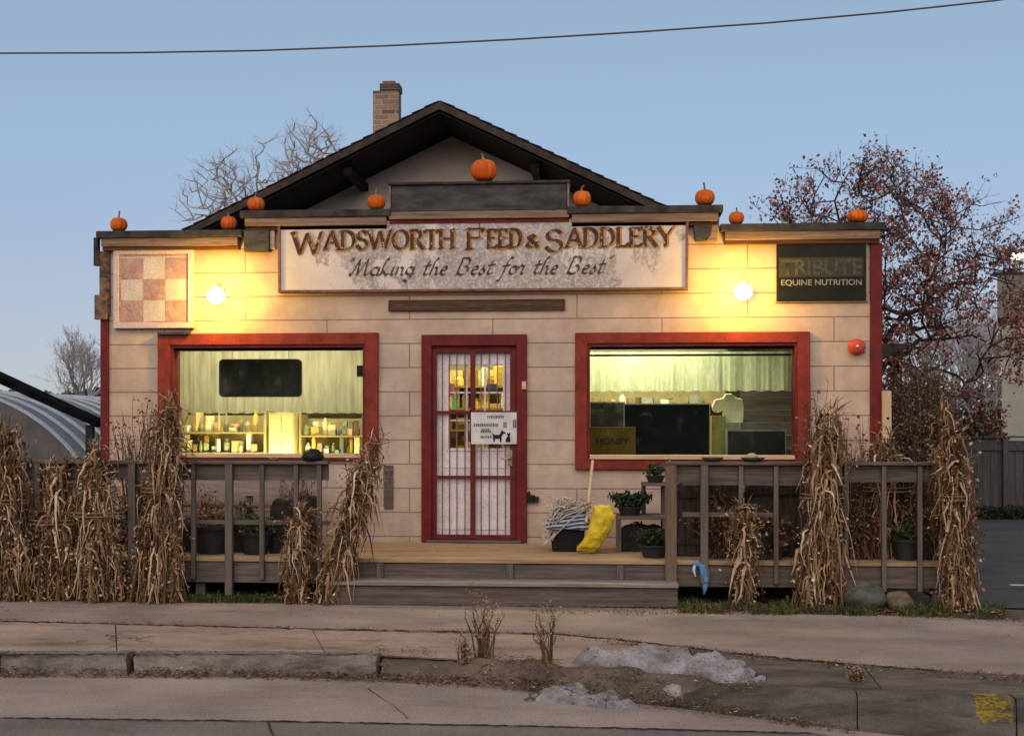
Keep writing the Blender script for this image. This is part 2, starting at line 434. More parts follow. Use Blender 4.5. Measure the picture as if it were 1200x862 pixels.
lw = window(LW, PX(201) - PX(186.5), 'window', 'wide red-framed shop window lit bright yellow inside', .2)
rw = window(RW, PX(688) - PX(674), 'window', 'wide red-framed shop window with a pleated valance')
# bits of loose drip flashing above the left window
bx('drip_flashing', cap_m, lw, LW[0] - .13, LW[0] + .22, -.09, -.002, LW[3] + .115, LW[3] + .14)
# door
x0, x1, z0, z1 = DR
m = MB(); fw = PX(506) - PX(494.5)
m.box(x0 - fw, x0, -.05, -.002, DZ, z1 + .12).box(x1, x1 + fw, -.05, -.002, DZ, z1 + .12).box(x0, x1, -.05, -.002, z1, z1 + .12)
m.box(x0 + .001, x0 + .03, -.001, WT, DZ + .03, z1 - .001).box(x1 - .03, x1 - .001, -.001, WT, DZ + .03, z1 - .001).box(x0 + .03, x1 - .03, -.001, WT, z1 - .03, z1 - .001)
door = m.build('door_frame', redd_m, store, bevel=.004)
bx('threshold', grey_m, door, x0 - .05, x1 + .05, -.09, WT, DZ + .002, DZ + .03)
# white door with a glazed upper half
gx0, gx1 = PX(525), PX(589); gz0, gz1 = PZ(525, 557), PZ(427, 557)
dx0, dx1, dz0, dz1 = x0 + .032, x1 - .032, DZ + .035, z1 - .035
m = MB(); ya, yb = .06, .105
m.box(dx0, gx0, ya, yb, dz0, dz1).box(gx1, dx1, ya, yb, dz0, dz1).box(gx0, gx1, ya, yb, dz0, gz0).box(gx0, gx1, ya, yb, gz1, dz1)
m.box(gx0 - .03, gx0, ya - .012, ya - .001, gz0 - .03, gz1 + .03).box(gx1, gx1 + .03, ya - .012, ya - .001, gz0 - .03, gz1 + .03)
m.box(gx0, gx1, ya - .012, ya - .001, gz1, gz1 + .03).box(gx0, gx1, ya - .012, ya - .001, gz0 - .03, gz0)
m.box(dx0 + .10, dx1 - .10, ya - .009, ya - .001, dz0 + .10, dz0 + .16).box(dx0 + .10, dx1 - .10, ya - .009, ya - .001, gz0 - .22, gz0 - .17)
wd = m.build('door', white_m, store, bevel=.003)
bx('glass_pane', glass_m, wd, gx0, gx1, .078, .082, gz0, gz1)
m = MB()
for i in (1, 2): 
    x = gx0 + (gx1 - gx0) * i / 3; m.box(x - .009, x + .009, .066, .076, gz0, gz1)
for i in (1, 2): 
    z = gz0 + (gz1 - gz0) * i / 3; m.box(gx0, gx1, .065, .0655, z - .009, z + .009)
m.build('muntins', white_m, wd)
# red barred security door in front
m = MB(); yc = .012
def vb(u, wd_, ya=-.004, yb_=.022): 
    x = PX(u); m.box(x - wd_ / 2, x + wd_ / 2, ya, yb_, dz0 + .002, dz1)
for u, w_ in ((509.5, .042), (554, .055), (601, .062)): vb(u, w_)
for v in (410, 483, 559, 629):
    z = PZ(v, 557); hw = .018 if v in (483, 559) else .026
    for a, c in ((509.5, 554), (554, 601)):
        m.box(PX(a) + .022, PX(c) - .029, -.002, .02, z - hw, z + hw)
sd = m.build('security_door', redd_m, store, bevel=.003)
m = MB()
for u in (518, 526.5, 535, 544.5, 563.5, 573, 582.5, 592):
    x = PX(u); m.tube([(x, .03, dz0 + .03), (x, .03, dz1 - .02)], .0062, 6)
m.build('thin_bars', worn('faded_pink_red_bar', (.26, .07, .075), (.36, .13, .13), 8, .5), sd)
m = MB(); hx = PX(598)
m.tube([(hx, -.005, PZ(536, 598)), (hx, -.055, PZ(536, 598)), (hx - .03, -.06, PZ(536, 598) - .01), (hx - .10, -.06, PZ(536, 598) - .012)], [.02, .012, .011, .010], 8)
m.box(hx - .022, hx + .022, -.012, -.005, PZ(545, 598), PZ(527, 598))
m.build('door_handle', flat('worn_brass', (.30, .24, .18), .35, .8), sd)
bx('door_chime', pale_m, store, PX(612), PX(617), -.075, -.052, PZ(456, 615), PZ(447, 615))
# narrow threshold shadow board, address bar
# ------------------------------------------------------------------ inside
room_m = flat('cream_room_wall', (.50, .48, .36), .8)
dark_m = flat('dark_shop_floor', (.12, .10, .08), .8)
ry = 4.2
rooms = MB()
rooms.box(XL + WT, XR - WT, ry, ry + .1, DZ, 3.2)
rooms.box(XL + WT + .001, XR - WT - .001, WT, ry, 3.15, 3.2)
rooms.build('room_wall', room_m, store)
bx('shop_floor', dark_m, store, XL + WT, XR - WT, WT + .002, ry, DZ - .08, DZ - .01)
PX1 = PX(470, 1.0)
bx('partition', room_m, store, PX1, PX1 + .08, WT + .002, ry, DZ, 3.14)
PX2 = PX(640, 1.0)
bx('partition', room_m, store, PX2, PX2 + .08, WT + .002, ry, DZ, 3.14)
# ------------------------------------------------------------------ lettering drawn with a broad pen
def arc(cx, cy, rx, ry_, a0, a1, n=14):
    return [(cx + rx * math.cos(R(a0 + (a1 - a0) * i / n)), cy + ry_ * math.sin(R(a0 + (a1 - a0) * i / n))) for i in range(n + 1)]
CAPS = {
 'W': (1.15, [[(.0, 1), (.28, 0)], [(.28, 0), (.56, .95)], [(.56, .95), (.84, 0)], [(.84, 0), (1.12, 1.02)], [(-.06, 1), (.12, 1)]]),
 'A': (.80, [[(.0, 0), (.38, 1)], [(.38, 1), (.74, 0)], [(.16, .36), (.6, .36)], [(-.05, 0), (.1, 0)], [(.66, 0), (.82, 0)]]),
 'D': (.76, [[(.08, 0), (.08, 1)], [(-.02, 1), (.25, 1)] + arc(.25, .5, .42, .5, 90, -90) + [(-.02, 0)]]),
 'S': (.56, [arc(.27, .75, .22, .25, 20, 250) + arc(.26, .26, .25, .27, 75, -170)]),
 'O': (.86, [arc(.42, .5, .38, .5, 0, 360, 28)]),
 'R': (.68, [[(.08, 0), (.08, 1)], [(-.02, 1), (.25, 1)] + arc(.27, .75, .25, .25, 90, -90) + [(.08, .5)], [(.28, .5), (.66, -.03)], [(0, 0), (.17, 0)]]),
 'T': (.66, [[(.32, 0), (.32, 1)], [(0, .98), (.64, .98)], [(.22, 0), (.42, 0)], [(0, .98), (0, .86)], [(.64, .98), (.64, .86)]]),
 'H': (.82, [[(.08, 0), (.08, 1)], [(.68, 0), (.68, 1)], [(.08, .52), (.68, .52)], [(0, 0), (.16, 0)], [(.6, 0), (.76, 0)], [(0, 1), (.16, 1)], [(.6, 1), (.76, 1)]]),
 'F': (.60, [[(.08, 0), (.08, 1)], [(0, .98), (.56, .98)], [(.08, .54), (.44, .54)], [(0, 0), (.2, 0)], [(.56, .98), (.56, .84)]]),
 'E': (.62, [[(.08, 0), (.08, 1)], [(0, .98), (.54, .98)], [(.08, .53), (.42, .53)], [(0, .02), (.56, .02)], [(.54, .98), (.54, .86)], [(.56, .02), (.56, .14)]]),
 'L': (.58, [[(.08, 0), (.08, 1)], [(0, .02), (.54, .02)], [(0, 1), (.17, 1)], [(.54, .02), (.54, .16)]]),
 'Y': (.78, [[(.0, 1), (.36, .48)], [(.74, 1.03), (.36, .48)], [(.36, .48), (.36, 0)], [(-.05, 1), (.1, 1)]]),
 '&': (.70, [[(.6, 0), (.2, .68)] + arc(.3, .78, .13, .14, 200, -20) + [(.1, .28)] + arc(.26, .2, .18, .18, 160, 340) + [(.6, .45)]]),
}
LOW = {
 'a': (.52, [arc(.22, .25, .2, .24, 60, 400, 18), [(.42, .5), (.38, .08), (.46, 0), (.54, .08)]]),
 'b': (.46, [[(.05, .3), (.2, .95), (.16, 1.05), (.08, .9), (.06, .1)] + arc(.2, .2, .14, .2, 200, 450)]),
 'e': (.42, [[(.06, .24), (.3, .32)] + arc(.2, .38, .11, .13, 0, 180, 8) + arc(.22, .22, .17, .22, 160, 320, 10)]),
 'f': (.36, [[(.0, .5), (.34, .55)], [(.38, .98), (.28, 1.05), (.18, .8), (.1, .0), (.02, -.4), (-.08, -.38)]]),
 'g': (.48, [arc(.2, .27, .18, .22, 60, 400, 16), [(.4, .5), (.34, -.2), (.2, -.4), (.04, -.3), (.2, -.1), (.5, .1)]]),
 'h': (.50, [[(.22, .95), (.18, 1.05), (.1, .8), (.04, 0)], [(.06, .25), (.22, .48), (.32, .42), (.32, .08), (.4, 0), (.5, .1)]]),
 'i': (.24, [[(.08, .5), (.06, .08), (.14, 0), (.24, .1)], [(.12, .7), (.14, .74)]]),
 'k': (.50, [[(.22, .95), (.16, 1.05), (.08, .8), (.04, 0)], [(.34, .5), (.1, .26), (.34, .02), (.5, .1)]]),
 'n': (.52, [[(.02, .45), (.08, .5), (.06, 0)], [(.07, .28), (.22, .5), (.34, .42), (.33, .08), (.42, 0), (.52, .1)]]),
 'o': (.44, [arc(.2, .25, .17, .24, 80, 440, 18), [(.24, .46), (.44, .42)]]),
 'r': (.38, [[(.0, .3), (.1, .58), (.16, .5), (.26, .48), (.2, .08), (.28, 0), (.38, .1)]]),
 's': (.36, [[(.0, .1), (.18, .55), (.16, .4)] + arc(.14, .16, .13, .17, 60, -160, 8)]),
 't': (.34, [[(.16, .85), (.08, .1), (.16, 0), (.32, .1)], [(.0, .55), (.32, .6)]]),
 'M': (1.0, [[(-.05, .1), (.04, -.02), (.26, 1)], [(.26, 1), (.36, .05)], [(.36, .05), (.68, 1)], [(.68, 1), (.74, .08), (.84, 0), (.98, .12)]]),
 'B': (.74, [[(.14, .95), (.06, 0)], [(-.08, .8), (.1, 1.02)] + arc(.34, .77, .2, .25, 90, -80) + arc(.32, .26, .26, .27, 75, -150)]),
 '"': (.24, [[(.10, 1.1), (.06, .88)], [(.2, 1.1), (.16, .88)]]),
}
def pen(mb, glyphs, s, x, z, h, y, nib, ang, slant=0, space=.08, sx=1.0):
    "writes s from x along +x; returns the end"
    nx, nz = math.cos(R(ang)) * nib / 2, math.sin(R(ang)) * nib / 2; yy = y; cnt = 0
    for ch in s:
        if ch == ' ': x += .42 * h * sx; continue
        w_, st = glyphs[ch]
        for line in st:
            q = [(x + (px + slant * pz) * h * sx, z + pz * h) for px, pz in line]
            for (ax, az), (bx_, bz) in zip(q, q[1:]):
                yy = y - (cnt % 12) * 2.5e-4; cnt += 1; e = nib * .10
                d = math.hypot(bx_ - ax, bz - az) or 1; ux, uz = (bx_ - ax) / d * e, (bz - az) / d * e
                mb.poly([(ax - nx - ux, yy, az - nz - uz), (bx_ - nx + ux, yy, bz - nz + uz), (bx_ + nx + ux, yy, bz + nz + uz), (ax + nx - ux, yy, az + nz - uz)])
        x += (w_ + space) * h * sx
    return x
def pen_width(glyphs, s, space, caps2=None): 
    return sum(.42 if c == ' ' else glyphs[c][0] + space for c in s)

# ------------------------------------------------------------------ the big sign
sx0, sx1 = PX(331), PX(803); sz1, sz0 = PZ(259, 567), PZ(339, 567)
sign = thing('shop_sign', 'long peeling cream name sign in a thin brown frame above the door', 'sign', ((sx0 + sx1) / 2, -.13, sz0))
m, nt, b = new_mat('peeling_cream_sign_paint')
v = coords(nt); v2 = coords(nt, (1, 1, .55))
g = nd(nt, 'ShaderNodeSeparateXYZ'); ln(nt, v, g.inputs[0])
cx = PX(570)
dist = mth(nt, 'ABSOLUTE', mth(nt, 'SUBTRACT', g.outputs[0], cx))
bias = mth(nt, 'MULTIPLY', mth(nt, 'MAXIMUM', mth(nt, 'SUBTRACT', dist, .35), 0.0), .11)
n1 = noise_n(nt, v2, 2.6, 9, .68)
f = mth(nt, 'SUBTRACT', n1, bias)
msk = ramp(nt, f, [(.385, (0, 0, 0)), (.41, (1, 1, 1))]).outputs[0]
n2 = noise_n(nt, v, 26, 4, .7)
msk2 = mixc(nt, 1.0, msk, ramp(nt, n2, [(.40, (.15, .15, .15)), (.52, (1, 1, 1))]).outputs[0], 'MULTIPLY')
base = ramp(nt, noise_n(nt, v, 2.2, 6), [(.3, (.46, .42, .385)), (.7, (.61, .56, .51))]).outputs[0]
fleck = ramp(nt, noise_n(nt, v, 34, 5, .7), [(.64, (0, 0, 0)), (.68, (.8, .8, .8))]).outputs[0]
base = mixc(nt, fleck, base, (.27, .22, .19))
grey = ramp(nt, noise_n(nt, v, 9, 5), [(.3, (.24, .21, .20)), (.7, (.36, .33, .31))]).outputs[0]
ln(nt, mixc(nt, msk2, base, grey), b.inputs['Base Color']); b.inputs['Roughness'].default_value = .7
bump(nt, b, msk2, .25, .004)
signpaint = m
bx('sign_board', signpaint, sign, sx0, sx1, -.075, -.004, sz0, sz1)
fr_m = worn('worn_brown_frame', (.13, .06, .045), (.26, .15, .11), 6, .7, spots=(16, (.38, .3, .24), .66))
t = .028
MB().box(sx0 - t, sx1 + t, -.095, -.003, sz0 - t, sz0 - .001).box(sx0 - t, sx0 - .001, -.095, -.003, sz0, sz1).box(sx1 + .001, sx1 + t, -.095, -.003, sz0, sz1).build('sign_frame', fr_m, sign, bevel=.003)
MB().box(PX(562), PX(563.6), -.0768, -.0755, sz1 - .2, sz1).build('board_joint', fr_m, sign)
# first line
bl = PZ(291.5, 567); hc = PZ(269, 567) - PZ(291.5, 567); hc *= .96; hb = hc * 1.16
let_m = worn('faded_maroon_letter_paint', (.045, .018, .012), (.12, .050, .028), 10, .6, spots=(22, (.36, .31, .28), .57))
gold_m = worn('faded_gold_shadow_paint', (.32, .17, .045), (.46, .28, .09), 10, .6, spots=(28, (.42, .36, .30), .60))
def line1(mb, dx, dz, y, nib):
    segs = [('W', 345, hb, -.045), ('ADSWORTH', 382, hc, 0), ('F', 547, hb * .95, -.01), ('EED', 572, hc, 0), ('&', 616, hc * .72, 0), ('S', 640, hb, -.045), ('ADDLERY', 664, hc, 0)]
    ends = [379, 534, 568, 612, 633, 660, 789]
    for (s_, u, h, dz2), e in zip(segs, ends):
        wd_ = pen_width(CAPS, s_, .08) - .08
        sx_ = (PX(e) - PX(u)) / (wd_ * h)
        pen(mb, CAPS, s_, PX(u) + dx, bl + dz + dz2, h, y, nib, 28, 0, .08, sx_)
m = MB(); line1(m, .017, -.010, -.0785, .056); m.build('lettering_shadow', gold_m, sign)
m = MB(); line1(m, 0, 0, -.083, .044); m.build('lettering', let_m, sign)
scr_m = worn('faded_dark_script_paint', (.030, .022, .022), (.10, .08, .075), 12, .6, spots=(16, (.38, .34, .31), .60))
m = MB(); h = PZ(304, 567) - PZ(323, 567); zb_ = PZ(322.5, 567)
line = '"Making the Best for the Best"'
wd_ = pen_width(LOW, line, .02)
sx_ = (PX(712) - PX(405)) / (wd_ * h)
pen(m, LOW, line, PX(406), zb_, h, -.081, .031, 40, .30, .02, sx_)
m.build('script_lettering', scr_m, sign)

# ------------------------------------------------------------------ checkered sign
cream_m = worn('sun_faded_cream_sign', (.44, .41, .35), (.54, .50, .43), 6, .5, spots=(30, (.45, .36, .30), .70))
fred_m = worn('flaking_red_square', (.30, .18, .17), (.41, .30, .27), 12, .6, spots=(34, (.48, .37, .32), .60))
pw_m = worn('pale_sign_moulding', (.45, .40, .37), (.55, .50, .46), 6, .5)
a0, a1 = PX(135), PX(228.5); b1, b0 = PZ(292, 181), PZ(385, 181)
cs = thing('checkered_sign', 'square cream sign with five flaking red squares at the left end of the front', 'sign', ((a0 + a1) / 2, -.06, b0))
bx('sign_panel', cream_m, cs, a0 + .06, a1 - .06, -.038, -.004, b0 + .06, b1 - .06)
m = MB()
for o_, w_, y in ((0, .062, -.062), ):
    m.box(a0, a1, y, -.003, b1 - w_, b1).box(a0, a1, y, -.003, b0, b0 + w_).box(a0, a0 + w_, y, -.003, b0 + w_, b1 - w_).box(a1 - w_, a1, y, -.003, b0 + w_, b1 - w_)
m.build('outer_moulding', pw_m, cs, bevel=.006)
m = MB(); i0, i1, j0, j1, w_ = a0 + .063, a1 - .063, b0 + .063, b1 - .063, .018
m.box(i0, i1, -.045, -.039, j1 - w_, j1).box(i0, i1, -.045, -.039, j0, j0 + w_).box(i0, i0 + w_, -.045, -.039, j0 + w_, j1 - w_).box(i1 - w_, i1, -.045, -.039, j0 + w_, j1 - w_)
m.build('inner_red_line', worn('faded_rose_line', (.34, .15, .14), (.48, .30, .28), 10, .6), cs)
us = [143, 169.5, 195.5, 221]; vs = [303, 327.5, 352, 376]
m = MB()
for i in range(3):
    for j in range(3):
        if (i + j) % 2 == 0: m.box(PX(us[i]), PX(us[i + 1]), -.0415, -.0385, PZ(vs[j + 1], 181), PZ(vs[j], 181))
m.build('red_squares', fred_m, cs)
# ------------------------------------------------------------------ dark sign on the right
a0, a1 = PX(909.5), PX(1014); b1, b0 = PZ(286, 962), PZ(353, 962)
ts = thing('feed_brand_sign', 'dark green sign with grey block capitals at the right end of the front', 'sign', ((a0 + a1) / 2, -.06, b0))
dg_m = worn('dark_green_sign', (.006, .008, .006), (.013, .015, .011), 5, .4)
bx('sign_panel', dg_m, ts, a0, a1, -.05, -.004, b0, b1, .004)
t = .012
MB().box(a0 - t, a1 + t, -.03, -.003, b1 + .001, b1 + t + .015).box(a1 + .001, a1 + t + .015, -.03, -.003, b0 - t, b1).box(a0 - t, a1 + t, -.03, -.003, b0 - .001 - t, b0 - .001).build('sign_edge', flat('beige_sign_edge', (.34, .27, .21)), ts)
grl_m = worn('dull_grey_green_letter', (.045, .048, .038), (.085, .088, .072), 12, .6)
wl_m = worn('dull_white_letter', (.17, .17, .15), (.30, .29, .27), 14, .6, spots=(30, (.1, .1, .08), .62))
bx('letter_band', flat('faint_grey_band', (.035, .038, .03)), ts, PX(912), PX(1011), -.0525, -.0505, PZ(325, 962), PZ(302, 962))
text_mesh('TRIBUTE', 'large_letters', grl_m, ts, (a0 + a1) / 2, -.0545, PZ(313.5, 962), PX(1009) - PX(914), PZ(304, 962) - PZ(323, 962), .03)
text_mesh('EQUINE NUTRITION', 'small_letters', wl_m, ts, (a0 + a1) / 2, -.0525, PZ(332, 962), PX(1009) - PX(915), PZ(328.5, 962) - PZ(336.5, 962), .012)
# ------------------------------------------------------------------ brown strip sign, door notice, bell, boards
a0, a1 = PX(457), PX(661); b1, b0 = PZ(352.5, 560), PZ(364, 560)
st_ = thing('strip_sign', 'long narrow dark brown board with worn-off lettering under the main sign', 'sign', ((a0 + a1) / 2, -.04, b0))
bx('board', wood('dark_brown_strip', (.045, .025, .018), (.105, .065, .045), 'x', spots=(7, (.17, .12, .09), .60)), st_, a0, a1, -.035, -.003, b0, b1)
MB().box(a0 - .008, a1 + .008, -.04, -.003, b1 + .001, b1 + .012).box(a0 - .012, a0 - .001, -.04, -.003, b0, b1).box(a1 + .001, a1 + .012, -.04, -.003, b0, b1).build('edge_trim', tanl_m, st_)
a0, a1 = PX(552.5), PX(608); b1, b0 = PZ(483, 580), PZ(520, 580)
nz = thing('door_notice', 'white paper notice with small animal silhouettes hung on the red barred door', 'notice', ((a0 + a1) / 2, -.07, b0))
bx('notice_board', flat('white_notice', (.55, .55, .58), .5), nz, a0, a1, -.034, -.026, b0, b1)
m = MB(); random.seed(3); W_, H_ = a1 - a0, b1 - b0
for (r, x0_, x1_, hh) in ((.86, .34, .66, .045), (.60, .06, .56, .05), (.60, .68, .76, .09), (.45, .22, .38, .035), (.39, .20, .40, .035), (.22, .2, .40, .045), (.64, .88, .93, .13)):
    x = a0 + W_ * x0_
    while x < a0 + W_ * x1_:
        q = random.uniform(.010, .020); m.box(x, x + q, -.0355, -.0345, b0 + H_ * (r - hh), b0 + H_ * (r + hh)); x += q + random.uniform(.004, .008)
m.build('lettering', flat('grey_print', (.12, .13, .14)), nz)
m = MB()
def sil(cx, cz, k, pts): m.prism([(cx + px * k, -.0345, cz + pz * k) for px, pz in pts], (0, -.0015, 0))
dog = [(-.5, 0), (-.36, 0), (-.3, .35), (.15, .35), (.2, 0), (.34, 0), (.36, .55), (.5, .85), (.78, .88), (.76, 1.02), (.5, 1.12), (.42, 1.3), (.3, 1.1), (.14, .78), (-.4, .75), (-.62, 1.0), (-.55, .6)]
catp = [(-.35, 0), (.3, 0), (.34, .5), (.22, .9), (.34, 1.12), (.28, 1.45), (.14, 1.3), (0, 1.3), (-.12, 1.45), (-.16, 1.1), (-.04, .9), (-.34, .5)]
sil(a0 + W_ * .57, b0 + .02, .105, dog); sil(a0 + W_ * .78, b0 + .02, .075, catp)
m.build('silhouettes', black_m, nz)
c = P(1003, 406.5); bell = thing('alarm_bell', 'round red alarm bell near the right corner of the wall', 'bell', (c.x, -.04, c.z))
m = MB(); r_ = .085
def disc_y(mb, cx, cz, prof, n=22, mi=0):
    base = len(mb.v); k = len(prof)
    for r, y in prof:
        for j in range(n): t = 2 * math.pi * j / n; mb.v.append((cx + r * math.cos(t), y, cz + r * math.sin(t)))
    for i in range(k - 1):
        for j in range(n):
            q = (j + 1) % n; mb.f.append((base + i * n + j, base + i * n + q, base + (i + 1) * n + q, base + (i + 1) * n + j)); mb.m.append(mi)
    mb.f.append(tuple(base + (k - 1) * n + j for j in range(n))); mb.m.append(mi)
disc_y(m, c.x, c.z, [(.088, -.03), (.088, -.045), (.08, -.07), (.055, -.088), (.02, -.094)]); m.build('gong', flat('bright_red_enamel', (.50, .07, .035), .35), bell, smooth=True)
m = MB(); disc_y(m, c.x, c.z, [(.02, -.0945), (.016, -.104), (.008, -.107)]); m.build('centre_bolt', flat('steel_bolt', (.5, .48, .46), .35, .8), bell)
bx('back_box', flat('grey_back_box', (.3, .28, .27)), bell, c.x - .02, c.x + .10, -.029, -.003, c.z - .055, c.z + .055, .004)
a0, a1 = PX(450), PX(461)
tag(recentre(bx('wall_board', grey_m, None, a0, a1, -.03, -.003, PZ(595, 455), PZ(545, 455), .003), ((a0 + a1) / 2, -.02, PZ(595, 455))), 'short upright grey board fixed low on the wall left of the door', 'board')
c = P(624, 583); sb = thing('outlet_box', 'small black outdoor outlet box on the wall just right of the door', 'outlet', (c.x, -.03, c.z))
MB().box(c.x - .062, c.x + .03, -.06, -.003, c.z - .045, c.z + .03).prism([(c.x - .062, -.06, c.z + .031), (c.x - .02, -.06, c.z + .031), (c.x - .03, -.06, c.z + .075), (c.x - .055, -.06, c.z + .065)], (0, .05, 0)).build('box_body', black_m, sb, bevel=.004)
bx('cover_flap', blacks_m, sb, c.x + .032, c.x + .07, -.075, -.01, c.z - .04, c.z + .015, .003)
mb_ = thing('wall_mailbox', 'black wall mailbox with a newspaper hook, low left of the door', 'mailbox', (PX(427), -.1, PZ(592, 427)))
a0, a1 = PX(412), PX(441)
MB().box(a0, a1, -.11, -.004, PZ(591, 427), PZ(580, 427)).build('box_body', black_m, mb_, bevel=.006)
m = MB(); xh = PX(414); zz = PZ(592, 427)
m.tube([(xh, -.06, zz), (xh, -.06, zz - .10), (xh + .015, -.08, zz - .15), (xh + .05, -.10, zz - .155), (xh + .065, -.10, zz - .11)], .009, 6)
m.build('hook', blacks_m, mb_)
# drill holes and bolt stubs that fleck the wall
# ------------------------------------------------------------------ wall lamps
def wall_lamp(u, v, side, label):
    c = P(u, v, -.16); t = thing('wall_lamp', label, 'lamp', (c.x, 0, c.z), 'lit wall lamps')
    m = MB(); disc_y(m, c.x, c.z + .05, [(.05, -.003), (.05, -.02), (.03, -.03)]); m.build('wall_plate', flat('pale_wall_plate', (.5, .44, .36), .5), t)
    m = MB().tube([(c.x, -.02, c.z + .05), (c.x, -.09, c.z + .075), (c.x + side * .01, -.15, c.z + .07)], .012, 8); m.build('arm', flat('pale_lamp_arm', (.6, .52, .42), .5), t)
    m = MB(); m.lathe((c.x, -.16, c.z), [(.022, .085), (.026, .06), (.03, .045)], 12); m.build('socket', flat('pale_lamp_socket', (.7, .62, .5), .4), t)
    m = MB(); r = .068
    m.lathe((c.x, -.16, c.z), [(.03, .044), (.06, .03), (.088, .0), (.098, -.035), (.088, -.072), (.055, -.105), (.012, -.122)], 18)
    m.build('bulb', emit('glowing_bulb', (1.0, .74, .30), 7), t, smooth=True)
    # outer half shield that keeps the light off the corner
    m = MB()
    q = []
    for i in range(9):
        a_ = R(-100 + 20 * i) if side > 0 else R(80 + 20 * i)
        q.append((c.x + .105 * math.cos(a_), -.16 + .105 * math.sin(a_)))
    L = bpy.data.lights.new('lamp_light', 'POINT'); L.energy = LAMP_W; L.color = (1.0, .52, .045); L.shadow_soft_size = .09
    lo = bpy.data.objects.new('lamp_light', L); COL.objects.link(lo); lo.parent = t; lo.location = (side * -.03, -.33, -.03)
    return t
LAMP_W = 40
wall_lamp(253, 343, -1, 'lit bulb lamp on the wall between the checkered sign and the long sign')
wall_lamp(871, 338, 1, 'lit bulb lamp on the wall between the long sign and the dark green sign')

# ------------------------------------------------------------------ pumpkins
orange_m = worn('pumpkin_skin', (.44, .075, .010), (.66, .16, .022), 5, .55, bs=.2, spots=(14, (.26, .09, .03), .66))
stem_m = worn('dry_pumpkin_stem', (.16, .12, .06), (.30, .24, .13), 12, .9)
def pumpkin(u, v, Y, ztop, r, hgt, label, tilt):
    c = P(u, v, Y); t = thing('pumpkin', label, 'pumpkin', (c.x, Y, ztop), 'pumpkins along the parapet')
    rn = random.Random(int(u * 7)); nr = rn.choice((8, 9, 10, 11, 12)); rdep = rn.uniform(.07, .14); prof = []
    for i in range(11):
        a_ = math.pi * (-.5 + i / 10.0); prof.append((max(.004, r * math.cos(a_) ** .8 if math.cos(a_) > 0 else .004), hgt / 2 + hgt / 2 * math.sin(a_) * (.93 if abs(math.sin(a_)) > .95 else 1)))
    m = MB().lathe((c.x, Y, ztop + .001), prof, nr * 6, 0, nr, rdep, rn.uniform(.96, 1.04), .96); m.build('rind', orange_m, t, smooth=True)
    z = ztop + hgt * .95
    m = MB().tube([(c.x, Y, z - .012), (c.x + tilt * .3 + rn.uniform(-.012, .012), Y, z + r * .28), (c.x + tilt + rn.uniform(-.02, .02), Y - .01, z + r * rn.uniform(.5, .85))], [r * .17, r * .09, r * .10], 7); m.build('stem', stem_m, t)
for (u, v, r, hgt, zt_, tl, lab) in (
    (139, 262, .094, .165, zl, .0, 'small round pumpkin at the far left end of the parapet, above the checkered sign'),
    (268, 260, .092, .165, zl, .01, 'small pumpkin on the low left parapet just before the step up'),
    (300, 238, .10, .165, zm, .01, 'pumpkin on the left step of the parapet, in front of the dark roof edge'),
    (441, 237, .098, .175, zm, -.01, 'pumpkin left of the dark centre block, in front of the pale gable'),
    (567, 204, .140, .255, PZ(218, 562) + .031, -.006, 'largest pumpkin, on top of the dark centre block'),
    (682, 233, .103, .19, zm, .012, 'pumpkin just right of the dark centre block'),
    (826, 232, .107, .185, zm, -.015, 'pumpkin at the right end of the raised parapet, against the sky'),
    (863, 256, .086, .15, zl, .005, 'smallest pumpkin, on the low right parapet beside the step'),
    (1005, 254, .115, .15, zl, -.05, 'squat pumpkin at the far right end, above the dark green sign')):
    pumpkin(u, v, -.03, zt_ + .002, r, hgt, lab, tl)
# ------------------------------------------------------------------ porch
PXL, PXR = PX(40, DY), PX(1108, DY)
porch = thing('porch_deck', 'low wooden porch deck across the whole front of the store', 'deck', ((PXL + PXR) / 2, DY, 0))
m = MB(); y = -.012; i = 0
while y > DY + .02:
    random.seed(i); w_ = .138; x = PXL; 
    while x < PXR:
        L = random.uniform(2.6, 4.2); xe = min(PXR, x + L); dz = random.uniform(-.003, .002)
        m.box(x + .002, xe - .002, max(y - w_, DY - .02), y, DZ - .036 + dz, DZ + dz); x = xe
    y -= w_ + .008; i += 1
m.build('deck_boards', deck_m, porch)
m = MB()
m.box(PXL, PXR, DY + .03, DY + .07, DZ - .25, DZ - .04)
m.build('rim_board', grey_m, porch)
m = MB(); sx0_, sx1_ = PX(381, -2.0), PX(795, -2.0)
for x0, x1 in ((PXL, sx0_ + .02), (sx1_ - .02, PXR)): bx('skirt_board', grey_m, porch, x0, x1, DY + .005, DY + .028, DZ - .245, DZ - .045, .004)
m = MB()
for u in (446, 598, 727): x = PX(u, DY); m.box(x - .035, x + .03, DY - .025, DY + .028, .205, DZ - .045)
m.build('riser_batten', greyz_m, porch, bevel=.003)
for u in (60, 232, 420, 600, 760, 950, 1100):
    x = PX(u, DY); bx('post', greyz_m, porch, x - .045, x + .045, DY + .071, DY + .16, .0, DZ - .04)
# step
st = MB(); sy = -2.045
st.box(sx0_, sx1_, sy - .012, DY + .0, .188, .222)
s_ = st.build('step_tread', wood('pale_tread', (.15, .13, .12), (.30, .26, .24), 'x'), porch, bevel=.006)  # tread toned paler than the riser
bx('step_riser', grey_m, porch, sx0_ + .01, sx1_ - .01, sy + .03, sy + .06, .004, .186, .004)
bx('step_end', greyz_m, porch, sx1_ - .04, sx1_ - .002, sy + .062, DY, .004, .183)
bx('step_end', greyz_m, porch, sx0_ + .002, sx0_ + .04, sy + .062, DY, .004, .183)
bx('under_step_board', grey_m, porch, sx0_, sx1_, DY + .005, DY + .028, .2, DZ - .045)
